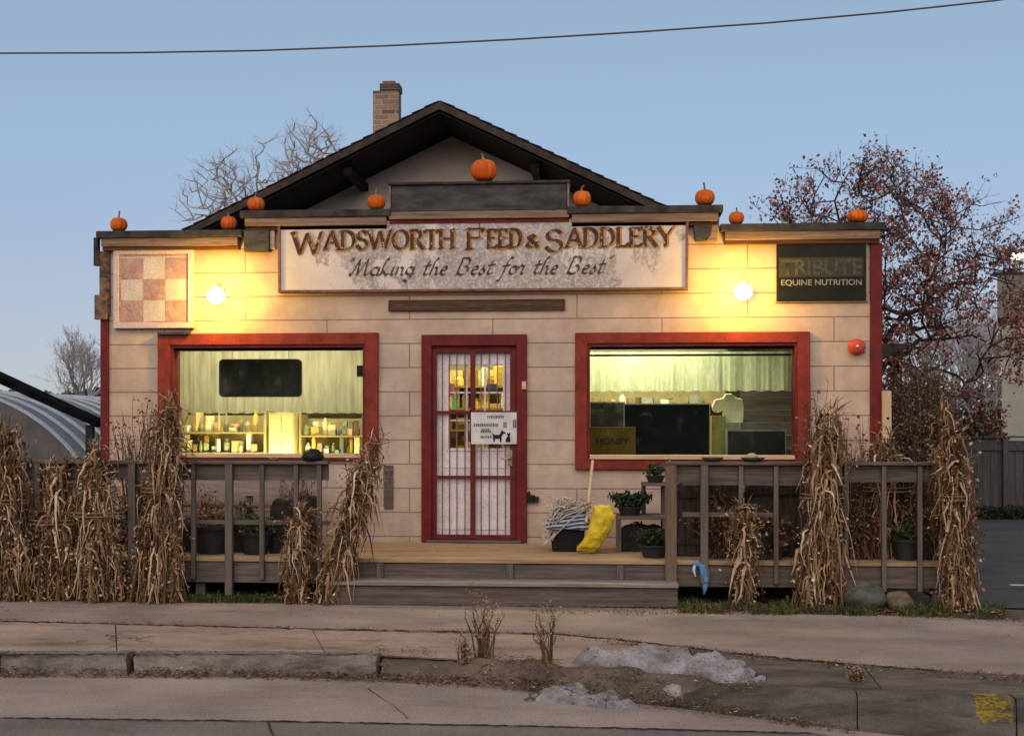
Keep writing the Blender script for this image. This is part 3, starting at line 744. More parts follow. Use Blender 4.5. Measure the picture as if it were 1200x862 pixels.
# ------------------------------------------------------------------ railings
RZ = P(574, 540, DY).z
def railing(name, label, xs_posts, xb, x0, x1, midrails, parent_sig=None):
    t = thing('porch_railing', label, 'railing', ((x0 + x1) / 2, DY - .03, DZ), 'grey porch railings')
    MB().box(x0, x1, DY - .075, DY + .06, RZ - .03, RZ).build('top_rail', grey_m, t, bevel=.005)
    MB().box(x0 + .01, x1 - .01, DY - .0, DY + .03, RZ - .19, RZ - .035).build('upper_board', grey_m, t, bevel=.003)
    for u, z0, w_ in xs_posts:
        x = PX(u, DY); bx('post', brownz_m if w_ > .1 else greyz_m, t, x - w_ / 2, x + w_ / 2, DY - .07, DY - .003, z0, RZ - .032, .004)
    for u, z0 in xb:
        x = PX(u, DY); o = bx('baluster', greyz_m, t, x - .021, x + .021, DY - .048, DY - .003, z0, RZ - .032, .003)
    for xa, xc, z in midrails: MB().box(xa, xc, DY - .002, DY + .024, z - .02, z + .02).build('mid_rail', grey_m, t, bevel=.003)
    return t
rl = railing('l', 'grey wooden railing along the left half of the porch', [(270, .05, .07), (46, .05, .08), (157, .05, .07)],
    [(80, .2), (115, .2), (196, .2), (228, .2), (308, .2), (348, .2), (375, .2)], PX(30, DY), PX(386, DY), [(PX(30, DY), PX(386, DY), PZ(612, 300, DY))])
rr = railing('r', 'grey wooden railing along the right half of the porch', [(786, .05, .105), (825, .2, .07), (1105, .05, .09)],
    [(868, .2), (909, .2), (948, .2), (991, .14), (1035, .14), (1077, .14)], PX(779, DY), PX(1112, DY),
    [(PX(800, DY), PX(945, DY), PZ(566, 868, DY)), (PX(800, DY), PX(910, DY), PZ(603, 868, DY)), (PX(960, DY), PX(1100, DY), PZ(661, 1035, DY))])
# two shallow dishes on the right rail, a dark bird-like lump and small bits on the left rail
dish_m = flat('dark_green_dish', (.035, .045, .038), .5)
for u, r, lab in ((835, .11, 'dark shallow dish on the right railing, nearer the corner post'), (882, .12, 'dark shallow dish holding a pale stone on the right railing')):
    x = PX(u, DY); t = thing('dish', lab, 'dish', (x, DY - .01, RZ), 'shallow dishes on the railing')
    MB().lathe((x, DY - .01, RZ + .002), [(r * .6, 0), (r, .035), (r * .96, .037), (r * .55, .012)], 20).build('bowl', dish_m, t, smooth=True)
    if u == 882: MB().lathe((x - .01, DY - .01, RZ + .02), [(.03, 0), (.05, .02), (.04, .045), (.015, .06)], 9, sx=1.2).build('stone', flat('pale_stone', (.42, .33, .26), .9), t, smooth=True)
x = PX(367, DY); t = thing('rubber_mallet_head', 'dark rounded lump resting on the left railing against the lit window', 'garden tool', (x, DY - .01, RZ))
t.name = 'garden_bell'
MB().lathe((x, DY - .01, RZ + .002), [(.10, 0), (.115, .03), (.095, .075), (.06, .105), (.02, .115)], 16, ribs=5, rd=.12).build('dome', black_m, t, smooth=True)
x = PX(321, DY); t = tag(MB().lathe((0, 0, 0), [(.045, 0), (.055, .012), (.045, .025), (.015, .034)], 12).build('pebble', flat('rusty_brown_pebble', (.18, .07, .04), .8), smooth=True), 'small rusty brown pebble on top of the left railing', 'stone'); t.location = (x, DY - .01, RZ + .001)

# ------------------------------------------------------------------ dried corn and plants
corn_m = islands('dry_corn_leaf', [(0, (.035, .020, .012)), (.22, (.09, .050, .026)), (.5, (.215, .13, .072)), (.78, (.38, .255, .155)), (.94, (.52, .39, .26)), (1, (.64, .53, .39))])
stalk_m = islands('dry_corn_stalk', [(0, (.06, .035, .02)), (.5, (.15, .095, .052)), (1, (.30, .21, .12))])
twine_m = flat('brown_twine', (.22, .15, .08), .9)
def corn(label, base, top, rb, rw, rt, ns, nl, seed, droop=.35, waist=.55, cut=None, lw=(.006, .040), ll=(.14, .46)):
    rnd = random.Random(seed); base = Vector(base); top = Vector(top)
    t = thing('corn_stalk_bundle', label, 'corn stalks', base, 'dried corn stalk bundles')
    sm, lm, tm = MB(), MB(), MB(); ax = top - base
    stalks = []
    for i in range(ns):
        a_ = rnd.uniform(0, 6.283); q = math.sqrt(rnd.random()); hh = rnd.uniform(.72, 1.02)
        d = Vector((math.cos(a_), math.sin(a_) * .7, 0)); e = Vector((math.cos(a_ + 2.6), math.sin(a_ + 2.6) * .7, 0))
        pts = []
        for k in range(8):
            f = k / 7; r = rb * (1 - f / waist) + rw * f / waist if f < waist else rw + (rt - rw) * (f - waist) / (1 - waist)
            p = base + ax * (f * hh) + (d if f < waist else d * .6 + e * .4) * r * q * (1 if f < waist else 1.2)
            p += Vector((rnd.gauss(0, .008), rnd.gauss(0, .008), 0)); 
            p.z = max(p.z, .0); pts.append(p)
        sm.tube(pts, [.012 * (1 - .6 * k / 7) for k in range(8)], 5); stalks.append(pts)
        # tassel
        tp = pts[-1]
        for j in range(rnd.randint(3, 6)):
            dv = Vector((rnd.gauss(0, .5), rnd.gauss(0, .4), rnd.uniform(.5, 1))).normalized(); l_ = rnd.uniform(.08, .2)
            tm.ribbon([tp, tp + dv * l_ * .5, tp + dv * l_ + Vector((0, 0, -.03))], [.006, .008, .003], (1, 0, 0))
    for i in range(int(nl * 2.1)):
        st_ = rnd.choice(stalks); f = rnd.uniform(.04, 1) ** .8; k = min(6, int(f * 7)); g_ = f * 7 - k
        p = st_[k].lerp(st_[k + 1], min(1, g_)); a_ = rnd.uniform(0, 6.283)
        o = Vector((math.cos(a_), math.sin(a_), 0)); L = rnd.uniform(*ll) * (1 if f > .5 else .8); w_ = rnd.uniform(*lw)
        up = rnd.uniform(.1, .8) if f > .6 else rnd.uniform(-.3, .5); pts = []; wid = []; n = 7
        curl = rnd.uniform(.3, 1.4); out = rnd.uniform(.15, .75) * (1.0 if f > .6 else .7); kink = rnd.uniform(.25, .9); o2_ = rnd.uniform(-.6, .2); sw = rnd.uniform(-.35, .35); side_ = o.cross(Vector((0, 0, 1)))
        for j in range(n):
            s = j / (n - 1)
            kk = max(0, s - kink)
            q = p + o * (L * out * (math.sin(min(1.6, s * 2.2)) * .75) + o2_ * kk * L) + side_ * (L * sw * s * s) + Vector((0, 0, L * (up * s - curl * s * s - kk * .6)))
            q += Vector((rnd.gauss(0, .008), rnd.gauss(0, .008), 0)); q.z = max(q.z, .006 + .01 * rnd.random()); pts.append(q)
            wid.append(w_ * (1 - s) ** .6 * (1 if j else .6) + .002)
        lm.ribbon(pts, wid, o.cross(Vector((0, 0, 1))) + Vector((0, 0, rnd.uniform(-.5, .5))), 0, rnd.uniform(.1, .6))
    random.seed(seed)
    for i in range(nl * 4):
        st_ = rnd.choice(stalks); k = rnd.randint(0, 6); p = st_[k].lerp(st_[k + 1], rnd.random()); sp_ = .055 if k < 4 else .085
        q = p + Vector((rnd.gauss(0, sp_), rnd.gauss(0, sp_), rnd.gauss(0, .03))); q.z = max(q.z, .01); lm.leafq(q, rnd.uniform(.018, .05))
    sm.build('stalks', stalk_m, t); lm.build('leaves', corn_m, t); tm.build('tassels', corn_m, t)
    for dz in (0, .035):
        c_ = base + ax * waist + Vector((0, 0, dz)); q = [(c_.x + (rw + .02) * math.cos(R(k * 30)), c_.y + (rw + .02) * .75 * math.sin(R(k * 30)), c_.z) for k in range(13)]
        MB().tube(q, .006, 5).build('twine', twine_m, t)
    return t
CY = DY - .22
def cpos(u, Y=CY, z=0): p = P(u, 500, Y); return (p.x, Y, z)
def ctop(u, v, Y=CY): p = P(u, v, Y); return (p.x, Y, p.z)
corn('ragged tan corn stalk bundle at the very left edge, leaning outwards', cpos(14), ctop(4, 496), .24, .20, .32, 28, 480, 1)
corn('dark brown corn stalk bundle behind the bundle at the left edge', cpos(62, DY - .1), ctop(66, 540, DY - .1), .22, .22, .28, 20, 400, 2)
corn('wide dull corn stalk bundle in the middle of the left railing', cpos(118), ctop(112, 522), .26, .24, .30, 28, 560, 3)
corn('tall corn stalk bundle with thin tops reaching the left window corner', cpos(184), ctop(196, 470), .24, .18, .20, 28, 520, 4)
corn('short thin corn stalk bundle under the left rail beside the steps', cpos(345), ctop(352, 590), .13, .09, .12, 10, 190, 5, ll=(.15, .4))
t_ = corn('corn stalk bundle leaning right, its top drooping in front of the wall by the steps', cpos(383), ctop(440, 512), .12, .11, .22, 15, 280, 6, droop=.6)
corn('thick tall corn stalk bundle in front of the right corner of the right window', cpos(958, CY - .05), ctop(970, 476, CY - .05), .21, .18, .25, 26, 430, 7)
corn('ragged corn stalk bundle tied at the right end of the right railing', cpos(1124, CY), ctop(1112, 480, CY), .14, .14, .24, 22, 400, 8)
corn('thin dark corn stalk bundle hanging low inside the right railing', cpos(876, CY + .05), ctop(872, 592, CY + .05), .10, .08, .12, 9, 170, 9, ll=(.15, .4))
corn('loose armful of corn leaves spread over the right railing between two taller bundles', cpos(1042, DY + .3, DZ), ctop(1040, 510, DY + .3), .16, .22, .34, 12, 130, 10)

twig_m = islands('dead_twig', [(0, (.03, .02, .014)), (.5, (.085, .055, .04)), (1, (.17, .12, .085))])
rust_m = islands('rusty_dead_leaf', [(0, (.06, .03, .018)), (.5, (.17, .085, .045)), (1, (.32, .19, .10))])
green_m = islands('dark_green_leaf', [(0, (.018, .030, .014)), (.5, (.04, .065, .03)), (.9, (.08, .10, .045)), (1, (.16, .12, .06))])
def twiggy(name, label, cat, c, rad, ntw, nleaf, lsize, leafm, seed, group=None, base=None, stemm=None, z0=0):
    "a bush: stems that fork up and out from the base through an uneven volume"
    rnd = random.Random(seed); random.seed(seed); c = Vector(c); base = Vector(base) if base else Vector((c.x, c.y, z0))
    t = thing(name, label, cat, base, group); tw, lf = MB(), MB(); nodes = []
    for i in range(ntw):
        while True:
            d = Vector((rnd.uniform(-1, 1), rnd.uniform(-1, 1), rnd.uniform(-1, 1)))
            if d.length < 1 and d.z > -.5 : break
        d = d * (.8 + .3 * noise.noise(d * 3)); e = c + Vector((d.x * rad[0], d.y * rad[1], d.z * rad[2]))
        b0_ = base + Vector((rnd.gauss(0, rad[0] * .18), rnd.gauss(0, rad[1] * .18), 0)); mid = b0_.lerp(e, .5) + Vector((rnd.gauss(0, .06), rnd.gauss(0, .06), .1)) * rad[0]
        pts = [b0_, b0_.lerp(mid, .6), mid, mid.lerp(e, .55) + Vector((rnd.gauss(0, .03), rnd.gauss(0, .03), 0)), e]
        tw.tube(pts, [.008, .006, .005, .003, .0015], 4, cap=False)
        for k in range(4):
            s_ = rnd.uniform(.4, 1); j = min(3, int(s_ * 4)); p = pts[j].lerp(pts[j + 1], s_ * 4 - j)
            dv = Vector((rnd.gauss(0, 1), rnd.gauss(0, 1), rnd.gauss(.5, .7))).normalized() * rnd.uniform(.1, .28) * rad[0]
            tw.tube([p, p + dv * .6 + Vector((0, 0, .01)), p + dv], [.003, .002, .001], 3, cap=False); nodes += [p + dv, p + dv * .5]
        nodes.append(e)
    for i in range(nleaf):
        p = rnd.choice(nodes); lf.leafq(p + Vector((rnd.gauss(0, .02), rnd.gauss(0, .02), rnd.gauss(0, .02))), lsize * rnd.uniform(.6, 1.4))
    tw.build('stems', stemm or twig_m, t)
    if nleaf: lf.build('leaves', leafm, t)
    return t
# big dry bush behind the right end of the porch
c = P(1085, 455, .3); twiggy('dry_bush', 'tall rounded brown bush just right of the store, behind the porch end', 'bush', (c.x, .3, 1.45), (.52, .5, 1.30), 620, 26000, .030, islands('dull_bush_leaf', [(0, (.045, .030, .022)), (.5, (.115, .080, .058)), (1, (.25, .18, .13))]), 21, base=(c.x, .3, 0))
c = P(1125, 540, -.4); twiggy('dry_bush', 'smaller dull bush at the outer foot of the right railing end', 'bush', (c.x - .1, -.5, .7), (.35, .4, .75), 110, 1300, .04, rust_m, 22)
# dead plants standing between wall and rail
for (u, v, Y, rx, rzz, n, nl, sd_, lab, lm_) in (
    (962, 495, -.5, .38, .55, 60, 260, 31, 'dead twiggy plant reaching up the wall right of the right window', rust_m),
    (1015, 525, -.9, .34, .42, 60, 420, 32, 'rusty leafy dead plant below the alarm bell', rust_m),
    (165, 510, -.6, .42, .55, 70, 260, 33, 'bare twiggy plant against the wall left of the left window', rust_m),
    (300, 625, -1.0, .34, .36, 60, 500, 34, 'half green plant in the middle behind the left railing', green_m),
    (240, 600, -.9, .24, .40, 40, 260, 35, 'brown dead plant behind the left end of the left railing', rust_m),
    (345, 580, -.7, .26, .45, 50, 260, 36, 'brown twiggy plant behind the right end of the left railing', rust_m),
    (840, 610, -1.48, .32, .42, 60, 380, 37, 'dark twiggy plant behind the first bays of the right railing', rust_m),
    (905, 625, -1.5, .28, .36, 50, 300, 38, 'dull dead plant behind the thin bundle in the right railing', rust_m),
    (75, 600, -.9, .45, .62, 110, 1500, 131, 'dense brown brush behind the left end of the porch railing', rust_m),
    (165, 615, -1.0, .42, .60, 110, 1500, 132, 'dense dull brush behind the tall bundle of the left railing', rust_m),
    (20, 590, -1.2, .4, .6, 90, 1100, 133, 'dense brown brush at the very left edge behind the rail', rust_m),
    (1085, 600, -1.5, .32, .55, 90, 1300, 134, 'dense brown brush behind the last bay of the right railing', rust_m),
    (1010, 600, -1.5, .35, .5, 60, 360, 39, 'dead vine tangled behind the right railing bays', rust_m)):
    c = P(u, v, Y); twiggy('dead_plant', lab, 'plant', (c.x, Y, c.z), (rx, .3, rzz), n, nl, .04, lm_, sd_, 'dead plants on the porch', base=(c.x, Y, DZ))

# ------------------------------------------------------------------ things standing on the porch
# tub with a striped blanket
tb0, tb1 = PX(644, -.9), PX(686, -.9); zt_ = P(665, 613, -.9).z
tub = thing('storage_tub', 'black tub on the deck right of the door, under a striped blanket', 'tub', ((tb0 + tb1) / 2, -.7, DZ))
m = MB(); m.prism([(tb0 + .03, -.95, DZ + .002), (tb1 - .03, -.95, DZ + .002), (tb1, -.97, zt_), (tb0, -.97, zt_)], (0, .42, 0)); m.build('tub_body', black_m, tub, bevel=.01)
MB().box(tb0 - .015, tb1 + .015, -.99, -.53, zt_ + .001, zt_ + .022).build('tub_rim', black_m, tub, bevel=.005)
# blanket: sagging striped cloth
m, nt, b = new_mat('blue_white_striped_cloth')
g = nd(nt, 'ShaderNodeNewGeometry'); s_ = nd(nt, 'ShaderNodeSeparateXYZ'); ln(nt, g.outputs['Position'], s_.inputs[0])
q = mth(nt, 'ADD', mth(nt, 'MULTIPLY', s_.outputs[2], 26), mth(nt, 'MULTIPLY', s_.outputs[0], -2.5))
q = mth(nt, 'ADD', q, mth(nt, 'MULTIPLY', noise_n(nt, coords(nt), 6, 3), 1.4))
fr_ = mth(nt, 'FRACT', q)
cc = ramp(nt, fr_, [(0, (.025, .035, .07)), (.38, (.05, .07, .12)), (.46, (.42, .46, .52)), (.70, (.30, .36, .45)), (.78, (.10, .14, .22)), (1, (.04, .05, .09))]).outputs[0]
ln(nt, cc, b.inputs['Base Color']); b.inputs['Roughness'].default_value = .95; stripe_m = m
m = MB(); NX, NY = 26, 22; rnd = random.Random(5)
prof_y = [(-1.03, zt_ - .05), (-1.01, zt_ + .03), (-.98, zt_ + .13), (-.86, zt_ + .19), (-.7, zt_ + .2), (-.58, zt_ + .14), (-.53, zt_ + .02)]
base = len(m.v)
def cl(seq, f): 
    k = min(len(seq) - 2, int(f * (len(seq) - 1))); g_ = f * (len(seq) - 1) - k; return tuple(seq[k][i] * (1 - g_) + seq[k + 1][i] * g_ for i in (0, 1))
for i in range(NX + 1):
    fx = i / NX; x = tb0 - .03 + (tb1 - tb0 + .07) * fx; edge = (1 - (2 * fx - 1) ** 4)
    for j in range(NY + 1):
        y, z = cl(prof_y, j / NY); z = zt_ - .05 + (z - zt_ + .05) * (.35 + .65 * edge) + .02 * noise.noise(Vector((x * 9, y * 9, 1))); y += .02 * noise.noise(Vector((x * 14, z * 12, 4)))
        m.v.append((x, y, z))
for i in range(NX):
    for j in range(NY):
        a_ = base + i * (NY + 1) + j; m.f.append((a_, a_ + NY + 1, a_ + NY + 2, a_ + 1)); m.m.append(0)
bl_ = m.build('blanket', stripe_m, None, smooth=True); sol = bl_.modifiers.new('s', 'SOLIDIFY'); sol.thickness = .012
tag(recentre(bl_, ((tb0 + tb1) / 2, -.78, zt_)), 'blue and white striped blanket heaped over the black tub', 'blanket')
# mop: pale pole and strings
mop = thing('string_mop', 'white string mop with a pale wooden pole leaning on the window sill', 'mop', (PX(690, -.5), -.5, DZ))
pa, pb = P(687, 612, -1.04), P(694.5, 540, -.12)
MB().tube([pa, pb], .016, 10).build('pole', palez_m, mop)
m = MB(); rnd = random.Random(8)
for k in range(90):
    a0_ = P(rnd.uniform(646, 694), 590 + rnd.uniform(-3, 5), -.95 + rnd.uniform(-.12, .2)); s_ = rnd.choice((-1, -1, 1))
    tgt = P(638 + rnd.uniform(-3, 10), rnd.uniform(596, 640), -.98) if rnd.random() < .45 else a0_ + Vector((rnd.uniform(-.12, .12), -.03, rnd.uniform(-.03, .05)))
    md = a0_.lerp(tgt, .5) + Vector((rnd.gauss(0, .015), -.03, .03)); m.tube([a0_, md, tgt], [.006, .007, .005], 4)
m.build('mop_strings', islands('off_white_mop_string', [(0, (.34, .30, .27)), (1, (.58, .53, .49))]), mop)
# yellow bag
ym = worn('yellow_plastic_bag', (.50, .38, .02), (.66, .52, .05), 6, .4, bs=.9, bd=.02, spots=(7, (.48, .34, .02), .62), fine=22)
yc = -1.16; prof = [(715, 592, .03), (722, 606, .06), (716, 622, .08), (703, 640, .07), (698, 646, .02)]
left = [(695, 592), (694, 604), (688, 622), (677, 640), (675, 645)]
m = MB(); rings = []
NB = 36
for k in range(17):
    f = k / 16 * 4; i = min(3, int(f)); g_ = f - i
    ru, rv = [prof[i][q] * (1 - g_) + prof[i + 1][q] * g_ for q in (0, 1)]; lu, lv = [left[i][q] * (1 - g_) + left[i + 1][q] * g_ for q in (0, 1)]
    th = .02 + .085 * math.sin(math.pi * min(1, max(0, .06 + k / 16 * .9)))
    if abs(k - 7) < 1: th *= .8
    A, B = P(lu, lv, yc), P(ru, rv, yc)
    if k == 16: A.z = B.z = DZ + .02
    ring = []
    for j in range(NB):
        a_ = 2 * math.pi * j / NB; q = A.lerp(B, .5 - .5 * math.cos(a_)); q = q + Vector((0, -math.sin(a_) * th, 0)); q.z = max(q.z, DZ + .004)
        q += Vector((.012 * noise.noise(q * 16), .035 * noise.noise(q * 14) + .015 * noise.noise(q * 34), .012 * noise.noise(q * 10 + Vector((5, 0, 0))))); q.z = max(q.z, DZ + .004); ring.append(tuple(q))
    rings.append(ring)
for r_ in rings: m.v += r_
for k in range(16):
    for j in range(NB):
        q = (j + 1) % NB; m.f.append((k * NB + j, k * NB + q, (k + 1) * NB + q, (k + 1) * NB + j)); m.m.append(0)
m.f.append(tuple(range(NB))[::-1]); m.f.append(tuple(16 * NB + j for j in range(NB))); m.m += [0, 0]
yb_ = m.build('yellow_sack', ym, None, smooth=True); tag(recentre(yb_, (PX(695, yc), yc, DZ)), 'bright yellow plastic sack slumped against the tub and shelf', 'sack')
# dark shelf rack with plants and boxes between tub and railing
sh0, sh1 = PX(722, -.9), PX(782, -.9)
rack = thing('plant_rack', 'dark low plant stand between the yellow sack and the railing post', 'shelf', ((sh0 + sh1) / 2, -.8, DZ))
zs = P(750, 605, -.95).z
bx('shelf', grey_m, rack, sh0, sh1, -.98, -.5, zs - .03, zs, .004)
bx('shelf', grey_m, rack, sh0 + .26, sh1, -.86, -.5, P(750, 566, -.9).z - .03, P(750, 566, -.9).z, .004)
for x in (sh0, sh1 - .05): 
    for y in (-.97, -.56): bx('leg', greyz_m, rack, x, x + .05, y, y + .05, DZ, zs - .031)
for x in (sh0 + .265, sh1 - .05): bx('upright', greyz_m, rack, x, x + .045, -.55, -.505, zs, P(750, 566, -.9).z - .031)
soil_m = flat('dark_soil', (.04, .028, .02), .95)
def potted(label, u, Y, z, r, h, n, nl, seed, lm_=green_m, sp=.2, potm=None, rx=None):
    x = PX(u, Y); t = thing('potted_plant', label, 'potted plant', (x, Y, z), 'potted plants on the porch')
    MB().lathe((x, Y, z + .001), [(r * .72, 0), (r * .95, h * .85), (r * 1.05, h * .86), (r * 1.05, h), (r * .9, h), (r * .85, h * .8)], 18).build('pot', potm or flat('dark_plastic_pot', (.03, .03, .032), .5), t, smooth=False)
    rnd = random.Random(seed); random.seed(seed); st__, lf = MB(), MB()
    for i in range(n):
        a_ = rnd.uniform(0, 6.28); d = Vector((math.cos(a_) * rnd.uniform(.1, 1) * (rx or sp), math.sin(a_) * rnd.uniform(.1, 1) * sp, rnd.uniform(.3, 1.0) * sp)); p0 = Vector((x, Y, z + h * .8)); q = p0 + d
        md = p0.lerp(q, .5) + Vector((0, 0, .03)); st__.tube([p0, md, q], [.004, .003, .0015], 4, cap=False)
        for k in range(nl): lf.leafq(md.lerp(q, rnd.random()) + Vector((rnd.gauss(0, .012), rnd.gauss(0, .012), rnd.gauss(0, .012))), rnd.uniform(.03, .06))
    st__.build('stems', twig_m, t); lf.build('leaves', lm_, t)
dk = islands('very_dark_evergreen', [(0, (.008, .016, .010)), (.6, (.02, .038, .02)), (1, (.05, .07, .035))])
potted('dark evergreen plant in a low pot on the plant stand beside the yellow sack', 738, -.75, zs, .13, .09, 70, 12, 41, dk, .15, rx=.27)
potted('light green potted plant on the top shelf under the window corner', 768, -.7, P(750, 566, -.9).z, .10, .07, 40, 8, 42, green_m, .13)
potted('dark green bushy pot on the deck edge beside the railing post', 766, -1.45, DZ, .14, .12, 80, 12, 43, dk, .17)
potted('dead brown plant in a pot below the plant stand', 745, -.75, DZ, .15, .17, 30, 4, 44, rust_m, .14)
potted('dark pot with dull greenery behind the left railing, nearest the left window middle', 300, -1.4, DZ, .16, .22, 50, 9, 45, green_m, .2)
potted('wide dark pot behind the left railing beside the thick post', 250, -1.35, DZ, .2, .28, 30, 6, 46, rust_m, .2)
potted('pot of pale dead stems behind the third bay of the right railing', 890, -1.52, DZ, .15, .25, 30, 6, 47, rust_m, .22)
potted('small green pot behind the last bays of the right railing', 1062, -1.52, DZ, .14, .2, 40, 8, 48, green_m, .2)
# bench behind the left rail: pale board back
bn = thing('wooden_bench', 'grey wooden bench against the wall under the left window', 'bench', (PX(290, -.5), -.5, DZ))
b0_, b1_ = PX(203, -.35), PX(374, -.35)
bx('backrest', wood('pinkish_grey_board', (.20, .16, .15), (.34, .28, .26), 'x'), bn, b0_, b1_, -.36, -.33, P(290, 581, -.35).z, P(290, 560, -.35).z, .004)
bx('seat', grey_m, bn, b0_, b1_, -.78, -.37, DZ + .42, DZ + .455, .004)
for x in (b0_ + .03, (b0_ + b1_) / 2, b1_ - .09): 
    bx('leg', greyz_m, bn, x, x + .06, -.77, -.71, DZ, DZ + .419); bx('back_leg', greyz_m, bn, x, x + .06, -.329, -.28, DZ, P(290, 560, -.35).z - .02)
# dark heaps under tarpaulin and tubs that fill the porch behind the rails
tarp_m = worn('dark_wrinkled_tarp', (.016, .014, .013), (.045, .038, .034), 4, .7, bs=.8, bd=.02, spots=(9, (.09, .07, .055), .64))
def heap(label, u0, u1, v, Y, dep, seed):
    x0, x1 = PX(u0, Y), PX(u1, Y); zt__ = P((u0 + u1) / 2, v, Y).z - DZ; mb = MB(); n = 26
    for i in range(n + 1):
        for j in range(n + 1):
            a, b_ = i / n * 2 - 1, j / n * 2 - 1; e = max(0, 1 - max(abs(a), abs(b_)) ** 7); k = noise.noise(Vector((a * 1.6, b_ * 1.6, seed))) ; k2 = noise.noise(Vector((a * 6, b_ * 6, seed)))
            mb.v.append(((x0 + x1) / 2 + a * (x1 - x0) / 2 + .03 * k2, Y - dep / 2 + b_ * dep / 2 + .03 * k2, DZ + .002 + max(0, zt__ * e ** .35 * (.94 + .14 * k + .05 * k2))))
    for i in range(n):
        for j in range(n): q = i * (n + 1) + j; mb.f.append((q, q + n + 1, q + n + 2, q + 1)); mb.m.append(0)
    o = mb.build('covered_heap', tarp_m, None, smooth=True); recentre(o, ((x0 + x1) / 2, Y - dep / 2, DZ)); tag(o, label, 'covered heap', 'dark covered heaps on the porch')
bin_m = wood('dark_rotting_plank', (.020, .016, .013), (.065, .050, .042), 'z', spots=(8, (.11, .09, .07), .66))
def plank_bin(label, u0, u1, v, Y, dep, seed):
    x0, x1 = PX(u0, Y), PX(u1, Y); zt__ = P((u0 + u1) / 2, v, Y).z; rnd = random.Random(seed); t = thing('plank_bin', label, 'bin', ((x0 + x1) / 2, Y, DZ), 'dark plank bins on the porch'); mb = MB(); x = x0
    while x < x1 - .02:
        w_ = rnd.uniform(.07, .12); xe = min(x1, x + w_); mb.box(x, xe - .006, Y - dep, Y - dep + .018, DZ + .004, zt__ - rnd.uniform(0, .05)); x = xe
    mb.build('front_planks', bin_m, t)
    for x in (x0, x1 - .02): bx('side_panel', bin_m, t, x, x + .02, Y - dep + .02, Y - .03, DZ + .004, zt__ - .03)
    bx('back_panel', bin_m, t, x0, x1, Y - .028, Y - .01, DZ + .004, zt__ - .02)
    bx('rail', bin_m, t, x0 - .01, x1 + .01, Y - dep - .022, Y - dep - .002, zt__ - .16, zt__ - .10); bx('lower_rail', bin_m, t, x0 - .01, x1 + .01, Y - dep - .022, Y - dep - .002, DZ + .12, DZ + .18)
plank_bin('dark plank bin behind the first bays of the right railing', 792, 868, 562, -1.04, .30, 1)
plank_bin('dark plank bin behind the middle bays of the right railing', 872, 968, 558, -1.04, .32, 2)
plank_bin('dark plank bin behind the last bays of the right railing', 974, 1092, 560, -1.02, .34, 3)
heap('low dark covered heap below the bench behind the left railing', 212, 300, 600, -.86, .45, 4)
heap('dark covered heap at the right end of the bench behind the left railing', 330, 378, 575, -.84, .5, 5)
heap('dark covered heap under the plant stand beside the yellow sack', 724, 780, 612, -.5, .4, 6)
# blue crumpled thing hanging below the right rail
bm = worn('blue_cloth', (.07, .17, .36), (.14, .28, .50), 5, .6, bs=.4, bd=.01, fine=20)
m = MB(); Yb = DY - .04; sp = [(811, 659, 817, 664, .02), (818, 656, 820, 668, .035), (826, 658, 820, 676, .04), (831, 666, 822, 684, .035), (832, 678, 824, 692, .03), (829, 690, 824, 697, .012)]
NB = 14; rows = 20
for k in range(rows + 1):
    f = k / rows * (len(sp) - 1); i = min(len(sp) - 2, int(f)); g_ = f - i; q = [sp[i][w__] * (1 - g_) + sp[i + 1][w__] * g_ for w__ in range(5)]
    A, B = P(q[0], q[1], Yb), P(q[2], q[3], Yb)
    for j in range(NB):
        a_ = 2 * math.pi * j / NB; v_ = A.lerp(B, .5 - .5 * math.cos(a_)) + Vector((0, -math.sin(a_) * q[4], 0)); v_ += Vector((0, .02 * noise.noise(v_ * 22), .012 * noise.noise(v_ * 18))); m.v.append(tuple(v_))
for k in range(rows):
    for j in range(NB):
        q = (j + 1) % NB; m.f.append((k * NB + j, k * NB + q, (k + 1) * NB + q, (k + 1) * NB + j)); m.m.append(0)
m.f.append(tuple(range(NB))[::-1]); m.f.append(tuple(rows * NB + j for j in range(NB))); m.m += [0, 0]
bc = thing('blue_bag', 'crumpled blue plastic bag snagged on the porch edge below the right railing', 'bag', (PX(822, Yb), Yb, .1))
m.build('bag_body', bm, bc, smooth=True)
MB().tube([P(814, 662, Yb - .045), P(813, 668, Yb - .05), P(815, 675, Yb - .045)], [.016, .014, .008], 6).build('white_flap', flat('pale_blue_plastic', (.5, .58, .66)), bc)
# pale upright post at the right
p = P(1039, 500, -.1); a_ = P(1039, 458, -.1).z
t = thing('wooden_post', 'pale upright wooden post with a dark hole, between the wall corner and the brown bush', 'post', (p.x, -.1, 0))
bx('post_body', palez_m, t, p.x - .043, p.x + .043, -.14, -.06, 0, a_, .004); m = MB(); disc_y(m, p.x + .005, PZ(490, 1039, -.1), [(.016, -.139), (.016, -.1415)]); m.build('bolt_hole', black_m, t)
# small dark canopy box on the side wall
t = thing('side_awning', 'small dark awning box sticking out behind the right corner of the store', 'awning', (XR + .2, 1.4, PZ(410, 1045, 1.4)))
a0, a1 = XR + .005, PX(1062, 1.2)
MB().prism([(a0, 1.1, PZ(424, 1045, 1.2)), (a0 + .22, 1.1, PZ(424, 1045, 1.2)), (a1, 1.1, PZ(408, 1045, 1.2)), (a1, 1.1, PZ(403, 1045, 1.2)), (a0, 1.1, PZ(403, 1045, 1.2))], (0, .8, 0)).build('hood', cap_m, t, bevel=.01)
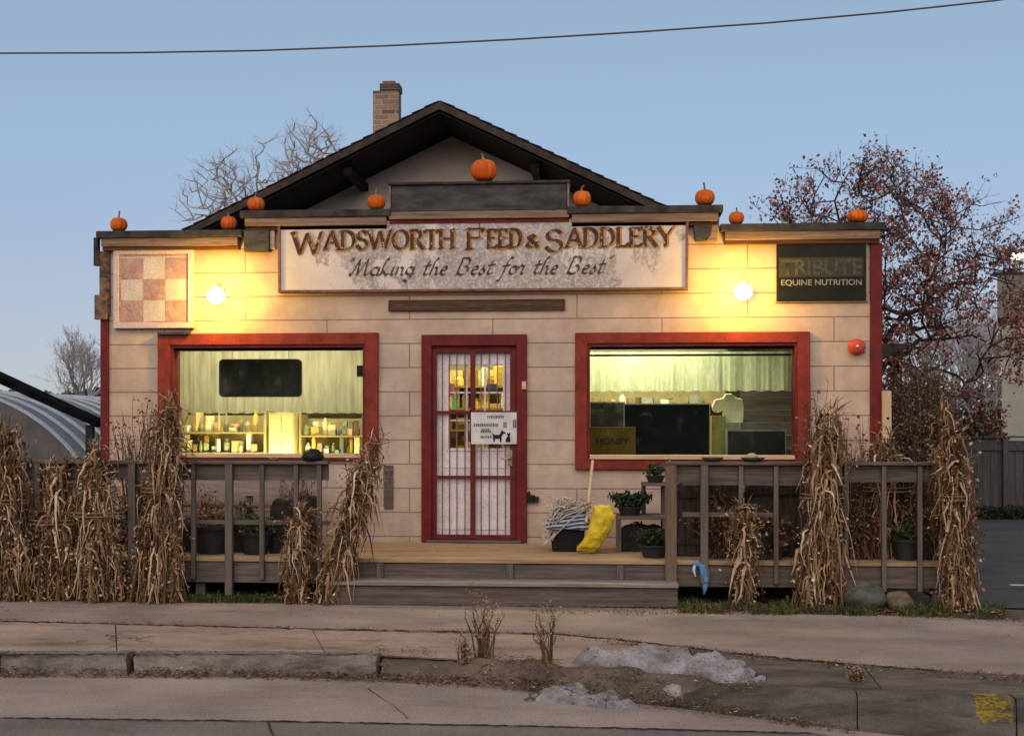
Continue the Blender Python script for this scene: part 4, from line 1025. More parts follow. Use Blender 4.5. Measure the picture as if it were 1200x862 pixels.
# ------------------------------------------------------------------ shop interior
def tube_lamp(label, u, Y, z, L, W, col, rot=0):
    x = PX(u, Y); t = thing('ceiling_lamp', label, 'lamp', (x, Y, z))
    MB().box(x - L / 2, x + L / 2, Y - .06, Y + .06, z, z + .05).build('housing', white_m, t, bevel=.004)
    for dy in (-.03, .03): MB().tube([(x - L / 2 + .03, Y + dy, z - .02), (x + L / 2 - .03, Y + dy, z - .02)], .014, 8).build('lamp_tube', emit('lit_tube', col, 8), t)
    La = bpy.data.lights.new('tube_light', 'AREA'); La.shape = 'RECTANGLE'; La.size = L; La.size_y = .14; La.energy = W; La.color = col
    o = bpy.data.objects.new('tube_light', La); COL.objects.link(o); o.parent = t; o.location = (0, 0, -.05)
    return t
LI = .72
tube_lamp('ceiling tube lamp over the goods behind the left window', 315, .75, 3.08, 1.9, 50 * LI, (1, .87, .60))
tube_lamp('second ceiling tube lamp deeper behind the left window', 300, 2.6, 3.08, 1.6, 22 * LI, (1, .91, .62))
tube_lamp('ceiling tube lamp behind the pleated valance of the right window', 750, .85, 3.08, 1.3, 60 * LI, (1, .93, .66))
tube_lamp('ceiling lamp over the aisle seen through the door glass', 557, .9, 3.08, .8, 34 * LI, (1, .86, .42))
Yl = .50; xl = PX(300, Yl); zl_ = PZ(548, 300, Yl)  # added lamp, hidden below the sill, that brightens the lower goods
t = thing('added_fill_lamp', 'unseen strip lamp added under the sill of the left window to brighten the goods', 'lamp', (xl, Yl, zl_))
MB().box(xl - .8, xl + .8, Yl - .05, Yl - .002, zl_ - .05, zl_ + .03).build('housing', white_m, t); MB().tube([(xl - .78, Yl + .02, zl_ - .01), (xl + .78, Yl + .02, zl_ - .01)], .013, 8).build('lamp_tube', emit('warm_tube', (1, .80, .35), 6), t)
La = bpy.data.lights.new('fill_strip_light', 'AREA'); La.shape = 'RECTANGLE'; La.size = 1.5; La.size_y = .06; La.energy = 16; La.color = (1, .80, .34)
o = bpy.data.objects.new('fill_strip_light', La); COL.objects.link(o); o.parent = t; o.location = (0, .05, 0); o.rotation_euler = (R(105), 0, 0)
# left bay: pleated off-white curtain wall
m, nt, b = new_mat('pale_green_cream_cloth'); 
v = coords(nt, (1, 1, .15)); ln(nt, ramp(nt, noise_n(nt, v, 14, 4), [(.3, (.27, .265, .20)), (.7, (.44, .42, .32))]).outputs[0], b.inputs['Base Color']); b.inputs['Roughness'].default_value = .9; cloth_m = translucent(m, .25)
def pleat(name, mat_, x0, x1, y, z0, z1, amp, wl, seed, taper=0):
    rnd = random.Random(seed); m = MB(); n = int((x1 - x0) / wl * 8); ph = 0; cols = []
    for i in range(n + 1):
        x__ = x0 + (x1 - x0) * i / n; cols.append((x__, y + amp * 2.2 * noise.noise(Vector((x__ * 9, seed, 0))) + amp * 1.2 * noise.noise(Vector((x__ * 24, seed, 2)))))
    rows = 6
    for r in range(rows + 1):
        f = r / rows
        for (x, yy) in cols: m.v.append((x, y + (yy - y) * (.4 + .6 * f), z1 - (z1 - z0) * f + (.006 * math.sin(x * 40) if r == rows else 0)))
    k = n + 1
    for r in range(rows):
        for i in range(n): m.f.append((r * k + i, r * k + i + 1, (r + 1) * k + i + 1, (r + 1) * k + i)); m.m.append(0)
    return m.build(name, mat_, None, smooth=True)
Yc = 1.7
o = pleat('curtain', cloth_m, XL + WT + .02, PX1 - .02, Yc, PZ(484, 315, Yc), 3.1, .012, .055, 1); tag(recentre(o, (PX(315, Yc), Yc, PZ(484, 315, Yc))), 'pale pleated curtain hanging behind the goods in the left window', 'curtain')
Yv = .36
o = pleat('valance', translucent(worn('green_cream_valance', (.42, .45, .29), (.58, .60, .42), 6, .9, (1, 1, .2)), .6), PX(686, Yv), PX(938, Yv), Yv, PZ(458, 810, Yv), PZ(412, 810, Yv), .012, .05, 2); tag(recentre(o, (PX(810, Yv), Yv, PZ(458, 810, Yv))), 'gathered greenish valance across the top of the right window', 'curtain')
MB_ = MB().tube([(PX(684, Yv), Yv - .01, PZ(416, 810, Yv)), (PX(940, Yv), Yv - .01, PZ(416, 810, Yv))], .012, 8).build('curtain_rod', blacks_m); tag(recentre(MB_, (PX(810, Yv), Yv, PZ(416, 810, Yv))), 'thin dark rod carrying the valance in the right window', 'rod')
# screen hanging in the left window
Y = .55; a0, a1 = PX(256.5, Y), PX(353, Y); b1, b0 = PZ(420.5, 305, Y), PZ(465, 305, Y)
def rrect(x0, x1, z0, z1, r, y): 
    q = []
    for cx_, cz_, s0 in ((x1 - r, z1 - r, 0), (x0 + r, z1 - r, 90), (x0 + r, z0 + r, 180), (x1 - r, z0 + r, 270)):
        for k in range(5): a_ = R(s0 + k * 22.5); q.append((cx_ + r * math.cos(a_), y, cz_ + r * math.sin(a_)))
    return q
t = thing('wall_screen', 'dark rounded rectangular screen hanging high in the left window', 'screen', ((a0 + a1) / 2, Y, b0))
MB().prism(rrect(a0, a1, b0, b1, .05, Y), (0, .05, 0)).build('rim', flat('dark_rim', (.03, .03, .03), .4), t)
MB().prism(rrect(a0 + .02, a1 - .02, b0 + .02, b1 - .02, .035, Y - .004), (0, .003, 0)).build('screen', worn('smoky_dark_glass', (.010, .011, .011), (.035, .036, .035), 3, .4, (1, 1, .5)), t)
for x in (a0 + .15, a1 - .15): MB().tube([(x, Y + .02, b1 - .01), (x, Y + .02, 3.1)], .003, 4).build('hanging_wire', blacks_m, t)
Y = .16; a0, a1 = PX(418, Y), PX(430, Y)
t = thing('wall_speaker', 'small black box mounted in the upper right corner of the left window', 'speaker', ((a0 + a1) / 2, Y, PZ(441, 424, Y)))
bx('cabinet', black_m, t, a0, a1 + .02, Y, Y + .10, PZ(441, 424, Y), PZ(428, 424, Y), .005); bx('grille', blacks_m, t, a0 + .01, a1, Y - .004, Y - .001, PZ(440, 424, Y), PZ(429, 424, Y))
# shelving and goods
gold_goods = [flat('good_' + n_, c, .5) for n_, c in (('ochre', (.55, .38, .10)), ('cream', (.66, .58, .36)), ('olive', (.24, .22, .10)), ('tan', (.45, .33, .16)), ('green', (.20, .22, .12)), ('grey', (.30, .30, .27)), ('white', (.68, .66, .55)), ('brown', (.20, .11, .05)), ('rose', (.42, .26, .18)), ('slate', (.18, .20, .17)))]
shelf_m = wood('ochre_shelf_wood', (.22, .16, .07), (.38, .28, .13), 'x'); unit_m = flat('ochre_shelf_back', (.36, .30, .15), .8)
def shelf_unit(label, u0, u1, Y, vs, glabel, ggroup, seed, hmax, dens=1.0, wmin=.05, wmax=.16, pal=None):
    rnd = random.Random(seed); x0, x1 = PX(u0, Y), PX(u1, Y); pal = pal or gold_goods
    zs_ = [PZ(v, (u0 + u1) / 2, Y) for v in vs]
    t = thing('shelf_unit', label, 'shelf', ((x0 + x1) / 2, Y + .3, DZ))
    for x in (x0, x1 - .03): bx('side_panel', unit_m, t, x, x + .03, Y, Y + .34, DZ, max(zs_) + .25)
    bx('back_panel', unit_m, t, x0 + .03, x1 - .03, Y + .33, Y + .34, DZ, max(zs_) + .2)
    for z in zs_: bx('shelf_board', shelf_m, t, x0 + .031, x1 - .031, Y, Y + .329, z - .02, z)
    for z in zs_:
        x = x0 + .04
        while x < x1 - .06:
            w_ = rnd.uniform(wmin, wmax)
            if x + w_ > x1 - .04: break
            if rnd.random() < dens:
                h = rnd.uniform(.22, 1) ** 1.2 * hmax; mt = rnd.choice(pal); y = Y + rnd.uniform(.01, .1)
                if rnd.random() < .35:
                    r = w_ / 2 * .8; o = MB().lathe((0, 0, 0), [(r * .95, 0), (r, .01), (r, h * .7), (r * .45, h * .85), (r * .42, h)], 12).build('boxed_goods', mt)
                    o.location = (x + w_ / 2, y + r, z + .001); tag(o, 'bottle or jar ' + glabel, 'bottle', 'bottles ' + ggroup); o.name = 'goods_bottle'
                else:
                    o = MB().box(-w_ / 2 + .004, w_ / 2 - .004, 0, .14, 0, h).build('goods_box', mt, None, bevel=.004); o.location = (x + w_ / 2, y, z + .001); o.rotation_euler = (0, 0, rnd.uniform(-.6, .6)); tag(o, 'small packet ' + glabel, 'packet', 'packets ' + ggroup)
                    if h < .6 * hmax and rnd.random() < .6:
                        h2 = rnd.uniform(.1, .36) * hmax; o2 = MB().box(-w_ * .42, w_ * .42, 0, .1, 0, h2).build('goods_box', rnd.choice(pal), None, bevel=.004); o2.location = (x + w_ / 2, y + .02, z + h + .002); o2.rotation_euler = (0, 0, rnd.uniform(-.7, .7)); tag(o2, 'small packet ' + glabel, 'packet', 'packets ' + ggroup)
            x += w_ + rnd.uniform(.002, .02)
    return t
shelf_unit('pale shelf unit crowded with goods behind the left half of the left window', 190, 312, .95, (506, 530), 'on the lit shelves behind the left half of the left window', 'behind the left half of the left window', 5, .26, 1, .035, .10)
shelf_unit('pale shelf unit of goods behind the right half of the left window', 350, 436, 1.0, (510, 532), 'on the lit shelves behind the right half of the left window', 'behind the right half of the left window', 6, .25, 1, .035, .10)
Y = .85; a0, a1 = PX(315, Y), PX(345, Y); t = thing('store_cupboard', 'plain yellowish upright cupboard between the two lit shelf units', 'cupboard', ((a0 + a1) / 2, Y, DZ))
bx('carcass', flat('cream_cupboard', (.62, .50, .26)), t, a0, a1, Y, Y + .35, DZ, PZ(483, 330, Y), .004)
for x0_, x1_ in ((a0 + .01, (a0 + a1) / 2 - .004), ((a0 + a1) / 2 + .004, a1 - .01)): bx('door', flat('cream_cupboard_door', (.66, .54, .28)), t, x0_, x1_, Y - .02, Y - .002, DZ + .04, PZ(483, 330, Y) - .02, .003)
shelf_unit('shelf unit of bright goods seen through the door glass', 515, 606, 1.1, (452, 478, 503, 530), 'on the shelves seen through the door glass', 'seen through the door glass', 9, .24, pal=[gold_goods[i] for i in (0, 1, 0, 3, 6, 1, 7, 0)])
for nm, u, v, c_, wv in (('pink note taped inside the left side of the door glass', 529, 457, (.75, .18, .22), 16), ('green note taped inside the door glass below the pink one', 533, 473, (.20, .55, .18), 14), ('small dark blue card taped inside the upper right of the door glass', 577, 453, (.06, .07, .16), 7)):
    c = P(u, v, .09); wd_ = .034 if 'blue' not in nm else .06; hh = wv / 108 / 2
    o = MB().box(-wd_, wd_, 0, .002, -hh, hh).build('paper_note', emit('note_paper', c_, .0)); o.location = (c.x, .086, c.z); tag(o, nm, 'note')
shelf_unit('shelf of small goods high behind the right window, below the valance', 690, 850, 1.9, (474, 500), 'on the shelf behind the dark boards in the right window', 'behind the right window', 12, .13)
# right window: dark boards, honey box, black box, shirt, stack
Y = .45
def board(name, label, cat, u0, u1, v0, v1, Y, th, m_, edge=None):
    a0, a1 = PX(u0, Y), PX(u1, Y); z1, z0 = PZ(v0, (u0 + u1) / 2, Y), PZ(v1, (u0 + u1) / 2, Y); t = thing(name, label, cat, ((a0 + a1) / 2, Y, z0))
    bx('panel', m_, t, a0, a1, Y, Y + th, z0, z1, .004)
    if edge: MB().box(a0 - .012, a1 + .012, Y - .006, Y + th, z1 + .001, z1 + .014).box(a0 - .012, a0 - .001, Y - .006, Y + th, z0, z1).box(a1 + .001, a1 + .012, Y - .006, Y + th, z0, z1).build('edge_frame', edge, t)
    return t
bx('window_shelf', dark_m, rw, RW[0] - .1, RW[1] + .1, WT + .001, WT + .75, RW[2] - .03, RW[2] + .02)
navy_m = flat('dark_navy_board', (.003, .005, .008), .8); eg_m = flat('grey_metal_edge', (.22, .22, .22), .4, .5)
board('display_board', 'large dark navy board standing in the middle of the right window', 'board', 732, 831, 474, 540, .62, .04, navy_m, eg_m)
board('display_board', 'dark board in the left corner of the right window above the honey box', 'board', 692, 731, 472, 540, .66, .03, flat('dark_green_board', (.020, .022, .018), .5), eg_m)
t = board('black_case', 'low black case in the right corner of the right window', 'case', 853, 920, 505, 541, .5, .3, black_m, flat('teal_grey_edge', (.16, .22, .20), .4))
t = board('honey_box', 'dark yellow cardboard box printed HONEY in the lower left corner of the right window', 'box', 690, 745, 500, 538, .34, .25, flat('ochre_cardboard', (.085, .055, .010), .8))
text_mesh('HONEY', 'lettering', black_m, t, PX(718, .335), .335, PZ(517, 718, .335), PX(740) - PX(700), .075, .02)
t = board('carton', 'small yellow green carton between the dark board and the black case', 'carton', 834, 850, 487, 540, .7, .2, flat('yellow_green_carton', (.20, .19, .06), .7))
c0_, c1_ = PX(834, .8), PX(872, .8); zt_ = PZ(461, 853, .8); zb_ = PZ(496, 853, .8); wv = c1_ - c0_
sh = [(0, .55), (.10, .80), (.36, .86), (.42, 1.0), (.62, 1.0), (.72, .88), (.95, .82), (1.0, .5), (.97, .02), (.42, 0), (.40, .45), (.2, .35), (.05, .40)]
t = thing('hanging_shirt', 'pale shirt hanging behind the right window between the dark boards and the plank wall', 'shirt', ((c0_ + c1_) / 2, .8, zb_))
MB().prism([(c0_ + wv * px, .8, zb_ + (zt_ - zb_) * pz) for px, pz in sh], (0, .05, 0)).build('shirt_body', flat('cream_shirt', (.62, .60, .46), .9), t, bevel=.012)
MB().tube([(c0_ + wv * .52, .83, zt_), (c0_ + wv * .52, .83, 3.1)], .004, 5).build('hanger', blacks_m, t)
a0, a1 = PX(868, 1.1), PX(960, 1.1); t = thing('plank_screen', 'grey plank wall section behind the right end of the right window', 'screen', ((a0 + a1) / 2, 1.1, DZ)); m = MB(); z = DZ
while z < 2.1: m.box(a0, a1, 1.1, 1.12, z, z + .14); z += .146
m.build('planks', grey_m, t)
# ------------------------------------------------------------------ ground
dirt_m = worn('dark_leafy_dirt', (.085, .066, .052), (.165, .13, .102), 3, .95, bs=.8, spots=(14, (.16, .11, .07), .6))
def conc(name, c1, c2, sp, th=.62, sc=1.1, crack=True):
    m, nt, b = new_mat(name); v = coords(nt); n = noise_n(nt, v, sc, 7, .65)
    col = ramp(nt, n, [(.34, c1), (.66, c2)]).outputs[0]
    n2 = noise_n(nt, v, 70, 4, .75); col = mixc(nt, 1.0, col, ramp(nt, n2, [(.3, (.55, .55, .55)), (.7, (1.32, 1.32, 1.32))]).outputs[0], 'MULTIPLY')
    n3 = noise_n(nt, coords(nt, (.6, 1.6, 1)), 2.1, 8, .72); col = mixc(nt, ramp(nt, n3, [(th - .04, (0, 0, 0)), (th + .12, (.85, .85, .85))]).outputs[0], col, sp); n6 = noise_n(nt, coords(nt, (.5, 2.2, 1)), .8, 5, .6); col = mixc(nt, 1.0, col, ramp(nt, n6, [(.34, (.80, .77, .74)), (.5, (1, 1, 1)), (.68, (1.16, 1.12, 1.04))]).outputs[0], 'MULTIPLY')
    n5 = noise_n(nt, v, 17, 5, .7); col = mixc(nt, ramp(nt, n5, [(.66, (0, 0, 0)), (.70, (.6, .6, .6))]).outputs[0], col, tuple(x * .5 for x in sp))
    if crack:
        vo = nd(nt, 'ShaderNodeTexVoronoi', feature='DISTANCE_TO_EDGE'); vo.inputs['Scale'].default_value = .42
        wv_ = nd(nt, 'ShaderNodeVectorMath', operation='ADD'); nz_ = nd(nt, 'ShaderNodeTexNoise'); nz_.inputs['Scale'].default_value = 2.2; nz_.inputs['Detail'].default_value = 5
        ln(nt, v, nz_.inputs['Vector']); sc_ = nd(nt, 'ShaderNodeVectorMath', operation='SCALE'); sc_.inputs['Scale'].default_value = .5; ln(nt, nz_.outputs['Color'], sc_.inputs[0])
        ln(nt, v, wv_.inputs[0]); ln(nt, sc_.outputs[0], wv_.inputs[1]); ln(nt, wv_.outputs[0], vo.inputs['Vector'])
        gate = ramp(nt, noise_n(nt, v, .9, 2), [(.40, (.8, .8, .8)), (.46, (0, 0, 0))]).outputs[0]
        ck = mixc(nt, 1.0, ramp(nt, vo.outputs['Distance'], [(.0, (1, 1, 1)), (.004, (0, 0, 0))]).outputs[0], gate, 'MULTIPLY')
        col = mixc(nt, ck, col, (.04, .03, .026))
    ln(nt, col, b.inputs['Base Color']); b.inputs['Roughness'].default_value = .9; b.inputs['Specular IOR Level'].default_value = .2
    bump(nt, b, n2, .5, .006); return m
walk_m = conc('tan_concrete_walk', (.27, .205, .165), (.39, .30, .24), (.13, .088, .066), .57)
strip_m = conc('grey_worn_paving', (.23, .18, .155), (.33, .265, .23), (.10, .072, .058))
kerb_m = conc('grey_kerb_concrete', (.14, .12, .112), (.24, .205, .19), (.045, .036, .03), .5, 2.2, False)
dkerb_m = conc('damp_dark_kerb', (.075, .062, .054), (.15, .125, .108), (.035, .027, .022), .5, 2.4, False)
gut_m = conc('pinkish_gutter_concrete', (.24, .19, .168), (.33, .27, .24), (.12, .092, .08))
road_m = conc('street_surface', (.13, .112, .104), (.21, .18, .165), (.10, .088, .082))
lot_m = conc('parking_lot_asphalt', (.055, .056, .060), (.085, .086, .090), (.07, .065, .062))
dark_as = conc('dark_damp_asphalt', (.11, .088, .072), (.19, .155, .13), (.04, .03, .024), .5, 1.5)
KT = [(-300, 767), (0, 767), (150, 766), (300, 767), (440, 769), (560, 775), (640, 784), (720, 792), (800, 798), (900, 806), (1000, 811), (1100, 815), (1200, 819), (1400, 826), (1800, 836)]
KBt = [(-300, 792), (0, 791), (150, 791.5), (300, 793), (440, 796), (560, 802), (640, 811), (720, 821), (800, 830), (900, 843), (1000, 856), (1100, 866), (1200, 875), (1400, 890), (1800, 915)]
JL = [(-300, 722), (0, 727), (370, 736), (650, 742), (720, 748), (800, 757), (900, 769), (1000, 777), (1100, 785), (1400, 801), (1800, 812)]
FE = [(-300, 701), (0, 703), (370, 705.5), (800, 713), (1000, 719), (1200, 727), (1400, 735), (1800, 752)]
GT = [(-300, 838), (0, 840), (320, 844), (640, 850), (950, 858), (1200, 900), (1800, 960)]
SZ = -.13
def GG(L, z): return [G(u, v, z) for u, v in L]
def at_u(L, u):
    for (a, va), (b_, vb_) in zip(L, L[1:]):
        if a <= u <= b_: return va + (vb_ - va) * (u - a) / (b_ - a)
    return L[-1][1]
def slab(name, top, th, m_, bevel=0):
    mb = MB(); mb.prism([(p.x, p.y, p.z - th) for p in top], (0, 0, th)); return mb.build(name, m_, bevel=bevel)
far = 600
kt = GG(KT, 0)
inset = [Vector((p.x, p.y + .12, -.02)) for p in kt]
L0 = [Vector((-far, inset[0].y, -.02))] + inset + [Vector((far, inset[-1].y, -.02)), Vector((far, far, -.02)), Vector((-far, far, -.02))]
struct(MB().poly([tuple(p) for p in L0]).build('ground', dirt_m))
struct(MB().poly([(-far, -120, SZ - .004), (far, -120, SZ - .004), (far, -1.5, SZ - .004), (-far, -1.5, SZ - .004)]).build('street', road_m))
# gutter: from kerb foot to the joint
kb = GG(KBt, SZ); gt = GG(GT, SZ)
A_ = [Vector((-60, kb[0].y + .04, SZ))] + [Vector((p.x, p.y + .06, SZ)) for p in kb]; B_ = [Vector((-60, gt[0].y, SZ))] + gt
mb = MB(); mb.poly([tuple(p) for p in B_] + [tuple(p) for p in A_[::-1]]); struct(mb.build('gutter', gut_m))
# kerb blocks, with gaps; one broken length
def kerb_piece(u0, u1, name='kerb', wob=.011, drop=0, m_=kerb_m):
    us = sorted({u0, u1} | {u for u, _ in KT if u0 < u < u1} | set(range(int(u0) + 12, int(u1), 16))); mb = MB(); n = 6; k = len(us)
    for u in us:
        t_ = G(u, at_u(KT, u), 0); f_ = G(u, at_u(KBt, u), SZ); rn = lambda: random.uniform(-wob, wob)
        bk = Vector((t_.x, t_.y + .17, 0)); c_ = t_.lerp(Vector((t_.x, t_.y, SZ)), .0)
        pr = [Vector((f_.x, f_.y, SZ - .03)), Vector((f_.x, f_.y + .005 + rn(), SZ + .02)), f_.lerp(t_, .82) + Vector((0, -.01 + rn(), rn() * .5 - drop)), t_ + Vector((0, .025, -.001 + rn() * .5 - drop)), bk + Vector((0, 0, -drop + rn() * .3)), Vector((bk.x, bk.y, SZ))]
        mb.v += [tuple(p) for p in pr]
    for i in range(k - 1):
        for j in range(n): q = (j + 1) % n; mb.f.append((i * n + j, (i + 1) * n + j, (i + 1) * n + q, i * n + q)); mb.m.append(0)
    mb.f.append(tuple(range(n))); mb.f.append(tuple((k - 1) * n + j for j in range(n))[::-1]); mb.m += [0, 0]
    return struct(mb.build(name, m_))
for a, c in ((-1200, -300.5), (-300, -2), (1, 148), (157, 441)): 
    if a < -300: continue
    kerb_piece(a, c)
kerb_piece(447, 532, wob=.02, drop=.03, m_=dirt_m); kerb_piece(535, 640, wob=.014, drop=.008); kerb_piece(643, 798, wob=.012, m_=dkerb_m); kerb_piece(801, 1004, m_=dkerb_m); kerb_piece(1006, 1190, m_=dkerb_m); kerb_piece(1193, 1500, m_=dkerb_m)
x_, y_ = kt[0].x, kt[0].y
struct(MB().box(-60, x_ - .01, y_, y_ + .17, SZ - .02, 0).build('kerb', kerb_m)); 
# yellow paint on the kerb
us = (1142, 1152, 1164, 1176, 1186); mb = MB()
for (a, c) in zip(us, us[1:]):
    fn = lambda u, s_: G(u, at_u(KBt, u), SZ).lerp(G(u, at_u(KT, u), 0), s_) + Vector((0, -.018, .006))
    ft = lambda u, yy: G(u, at_u(KT, u), 0) + Vector((0, yy, .006))
    mb.poly([fn(a, .0), fn(c, .0), fn(c, .84), fn(a, .84)]).poly([fn(a, .84), fn(c, .84), ft(c, .02), ft(a, .02)]).poly([ft(a, .02), ft(c, .02), ft(c, .12), ft(a, .12)])
ypm = worn('worn_yellow_paint', (.22, .15, .02), (.34, .235, .035), 9, .8, spots=(18, (.12, .10, .08), .60)); nt = ypm.node_tree; bb = nt.nodes['Principled BSDF']
ln(nt, ramp(nt, noise_n(nt, coords(nt), 15, 8, .75), [(.42, (.08, .08, .08)), (.56, (1, 1, 1))]).outputs[0], bb.inputs['Alpha'])
yp = mb.build('kerb_paint', ypm); struct(yp)
# front walk slabs
cuts = [(-300, -300), (-150, -170), (136, 126), (366, 374), (652, 640), (806, 830), (1010, 1040), (1240, 1300), (1700, 1700)]
for (a0_, a1_), (c0_, c1_) in zip(cuts, cuts[1:]):
    f_us = [a0_] + [u for u, _ in JL if a0_ < u < c0_] + [c0_]; n_us = [a1_] + [u for u, _ in KT if a1_ < u < c1_] + [c1_]
    top = [G(u + (.8 if u == a1_ else -.8 if u == c1_ else 0), at_u(KT, u), 0) + Vector((0, .182, 0)) for u in n_us] + [G(u + (.8 if u == a0_ else -.8 if u == c0_ else 0), at_u(JL, u), 0) + Vector((0, -.012, 0)) for u in f_us[::-1]]
    dz = {652: -.006}.get(c0_, 0)
    s_ = slab('sidewalk_slab', [p + Vector((0, 0, dz - .002)) for p in top], .1, walk_m if c1_ < 900 else dark_as); struct(s_)
fe = GG(FE, 0); jl = GG(JL, 0)
struct(slab('sidewalk', [p + Vector((0, .012, .001)) for p in jl] + fe[::-1], .1, strip_m))
struct(MB().box(-60, kt[0].x - .01, y_ + .18, -1.8, -.1, -.003).build('sidewalk', walk_m))
# asphalt lot to the right
lx = PX(1128, -2.0)
struct(MB().poly([(lx, -1.75, -.004), (60, -1.9, -.004), (60, 60, -.004), (XR + .6, 60, -.004), (XR + .6, 1.5, -.004), (lx, .6, -.004)]).build('parking_lot', lot_m))
p0, p1 = G(1184, 685, 0), G(1230, 686, 0); struct(MB().poly([(p0.x, p0.y - .06, .0), (p1.x + 2.5, p0.y - .06, .0), (p1.x + 2.5, p0.y + .06, .0), (p0.x, p0.y + .06, .0)]).build('parking_line', worn('worn_white_line', (.4, .4, .4), (.6, .6, .6), 8)))
# joints packed with dirt: raised crumbs and crack strips
crk_m = flat('dirt_in_joint', (.035, .025, .02), .95)
def crackline(name, px, z, w_, seed):
    rnd = random.Random(seed); mb = MB(); pts = []
    for (a, b_) in zip(px, px[1:]):
        n = max(2, int(math.hypot(b_[0] - a[0], b_[1] - a[1]) / 6))
        for i in range(n): f = i / n; pts.append(G(a[0] + (b_[0] - a[0]) * f + rnd.gauss(0, .6), a[1] + (b_[1] - a[1]) * f + rnd.gauss(0, .35), z))
    pts.append(G(px[-1][0], px[-1][1], z)); q = []
    for i, p in enumerate(pts):
        d = (pts[min(i + 1, len(pts) - 1)] - pts[max(0, i - 1)]).normalized(); nn = Vector((-d.y, d.x, 0)); ww = w_ * rnd.uniform(.3, 1.3)
        q.append((p + nn * ww / 2, p - nn * ww / 2))
    for (a, b_), (c, d) in zip(q, q[1:]): mb.poly([a, b_, d, c])
    return struct(mb.build(name, crk_m))
crackline('joint_crack', GT[:5], SZ + .004, .022, 1)
crackline('joint_crack', [(430, 806), (448, 818), (462, 826), (478, 841)], SZ + .004, .008, 2)
crackline('joint_crack', [(314, 843), (320, 862), (326, 880)], SZ + .0045, .012, 3)
crackline('joint_crack', JL[1:9], .0035, .035, 4)
crackline('joint_crack', [(880, 770), (960, 774), (990, 778), (1010, 796)], .004, .02, 5)
crackline('joint_crack', [(-10, 766), (146, 765.5), (445, 766)], .0035, .02, 6)
# ------------------------------------------------------------------ snow
ktb = GG(KT, 0); kbb = GG(KBt, SZ)
def lin(L, x):
    for p, q in zip(L, L[1:]):
        if p.x <= x <= q.x: return p.y + (q.y - p.y) * (x - p.x) / (q.x - p.x)
    return L[-1].y if x > L[-1].x else L[0].y
def ghz(x, y):
    t0_, b0__ = lin(ktb, x), lin(kbb, x)
    return 0.0 if y >= t0_ else SZ if y <= b0__ - .05 else SZ + (0 - SZ) * (y - b0__ + .05) / (t0_ - b0__ + .05)
def mound(name, label, c, rx, ry_, h, ang, seed, m_, n=48, lump=.35):
    mb = MB(); rnd = random.Random(seed); ca, sa = math.cos(ang), math.sin(ang)
    for i in range(n + 1):
        for j in range(n + 1):
            a = (i / n * 2 - 1); b_ = (j / n * 2 - 1); r = math.hypot(a, b_); 
            rr = 1 - r; e = noise.noise(Vector((a * 2.1, b_ * 2.1, seed))) * .35
            k_ = max(0, min(1, (rr + e) * 2.2)); k_ = k_ * k_ * (3 - 2 * k_)
            z = h * k_ * (.75 + lump * noise.noise(Vector((a * rx * 6, b_ * ry_ * 6, seed + 3))) * 1.3 + .22 * noise.noise(Vector((a * rx * 17, b_ * ry_ * 17, seed + 5))) + .10 * noise.noise(Vector((a * rx * 45, b_ * ry_ * 45, seed + 9))))
            edge_ = 1.0; x, y = a * rx * 1.25, b_ * ry_ * 1.25; X_, Y_ = c[0] + x * ca - y * sa, c[1] + x * sa + y * ca; mb.v.append((X_, Y_, ghz(X_, Y_) - .006 + z * edge_ - (0 if k_ > 0 else .02)))
    for i in range(n):
        for j in range(n): a = i * (n + 1) + j; mb.f.append((a, a + n + 1, a + n + 2, a + 1)); mb.m.append(0)
    o = mb.build(name, m_, None, smooth=True); recentre(o, c); tag(o, label, 'snow'); return o
snow_m = worn('dirty_old_snow', (.14, .128, .132), (.36, .345, .36), 4, .85, spots=(13, (.10, .085, .08), .60), bs=.9, bd=.02, fine=40)
dsnow_m = worn('gritty_grey_ice', (.14, .125, .13), (.34, .32, .33), 8, .7, spots=(14, (.07, .055, .05), .54), bs=.9, bd=.02, fine=34)
g0, g1 = G(690, 776, 0), G(868, 790, 0); an = math.atan2(g1.y - g0.y, g1.x - g0.x); c = (g0 + g1) / 2
mound('snow_heap', 'long dirty heap of old snow lying on the kerb right of the weeds', (c.x - .04, c.y - .03, -.01), .54, .18, .17, an, 2, snow_m)
c = G(838, 793, 0); mound('snow_heap', 'pale flat tail of the snow heap at its right end', (c.x, c.y, .0), .27, .13, .13, an, 6, snow_m)
c = G(672, 806, -.05); mound('snow_heap', 'grey icy lump in the gutter at the left foot of the snow heap', (c.x, c.y, -.02), .30, .13, .09, an, 9, dsnow_m)
c = G(706, 812, -.06); mound('snow_heap', 'gritty icy patch in the gutter below the middle of the snow heap', (c.x, c.y, -.08), .19, .10, .07, an, 11, dsnow_m)
c = G(788, 824, SZ); mound('snow_heap', 'tiny chunk of snow alone in the gutter below the kerb', (c.x, c.y, SZ), .06, .04, .05, an, 12, snow_m, 20)
c = G(735, 806, -.05)
for (u, v, rx, ry_, h, sd_, z) in ((735, 806, .55, .17, .05, 15, -.08), (600, 790, .38, .14, .05, 16, -.06)):
    c = G(u, v, z); o = mound('dirt_bank', 'dark leafy dirt banked over the kerb around the snow heap', (c.x, c.y, z), rx, ry_, h, an, sd_, dirt_m); o['kind'] = 'stuff'
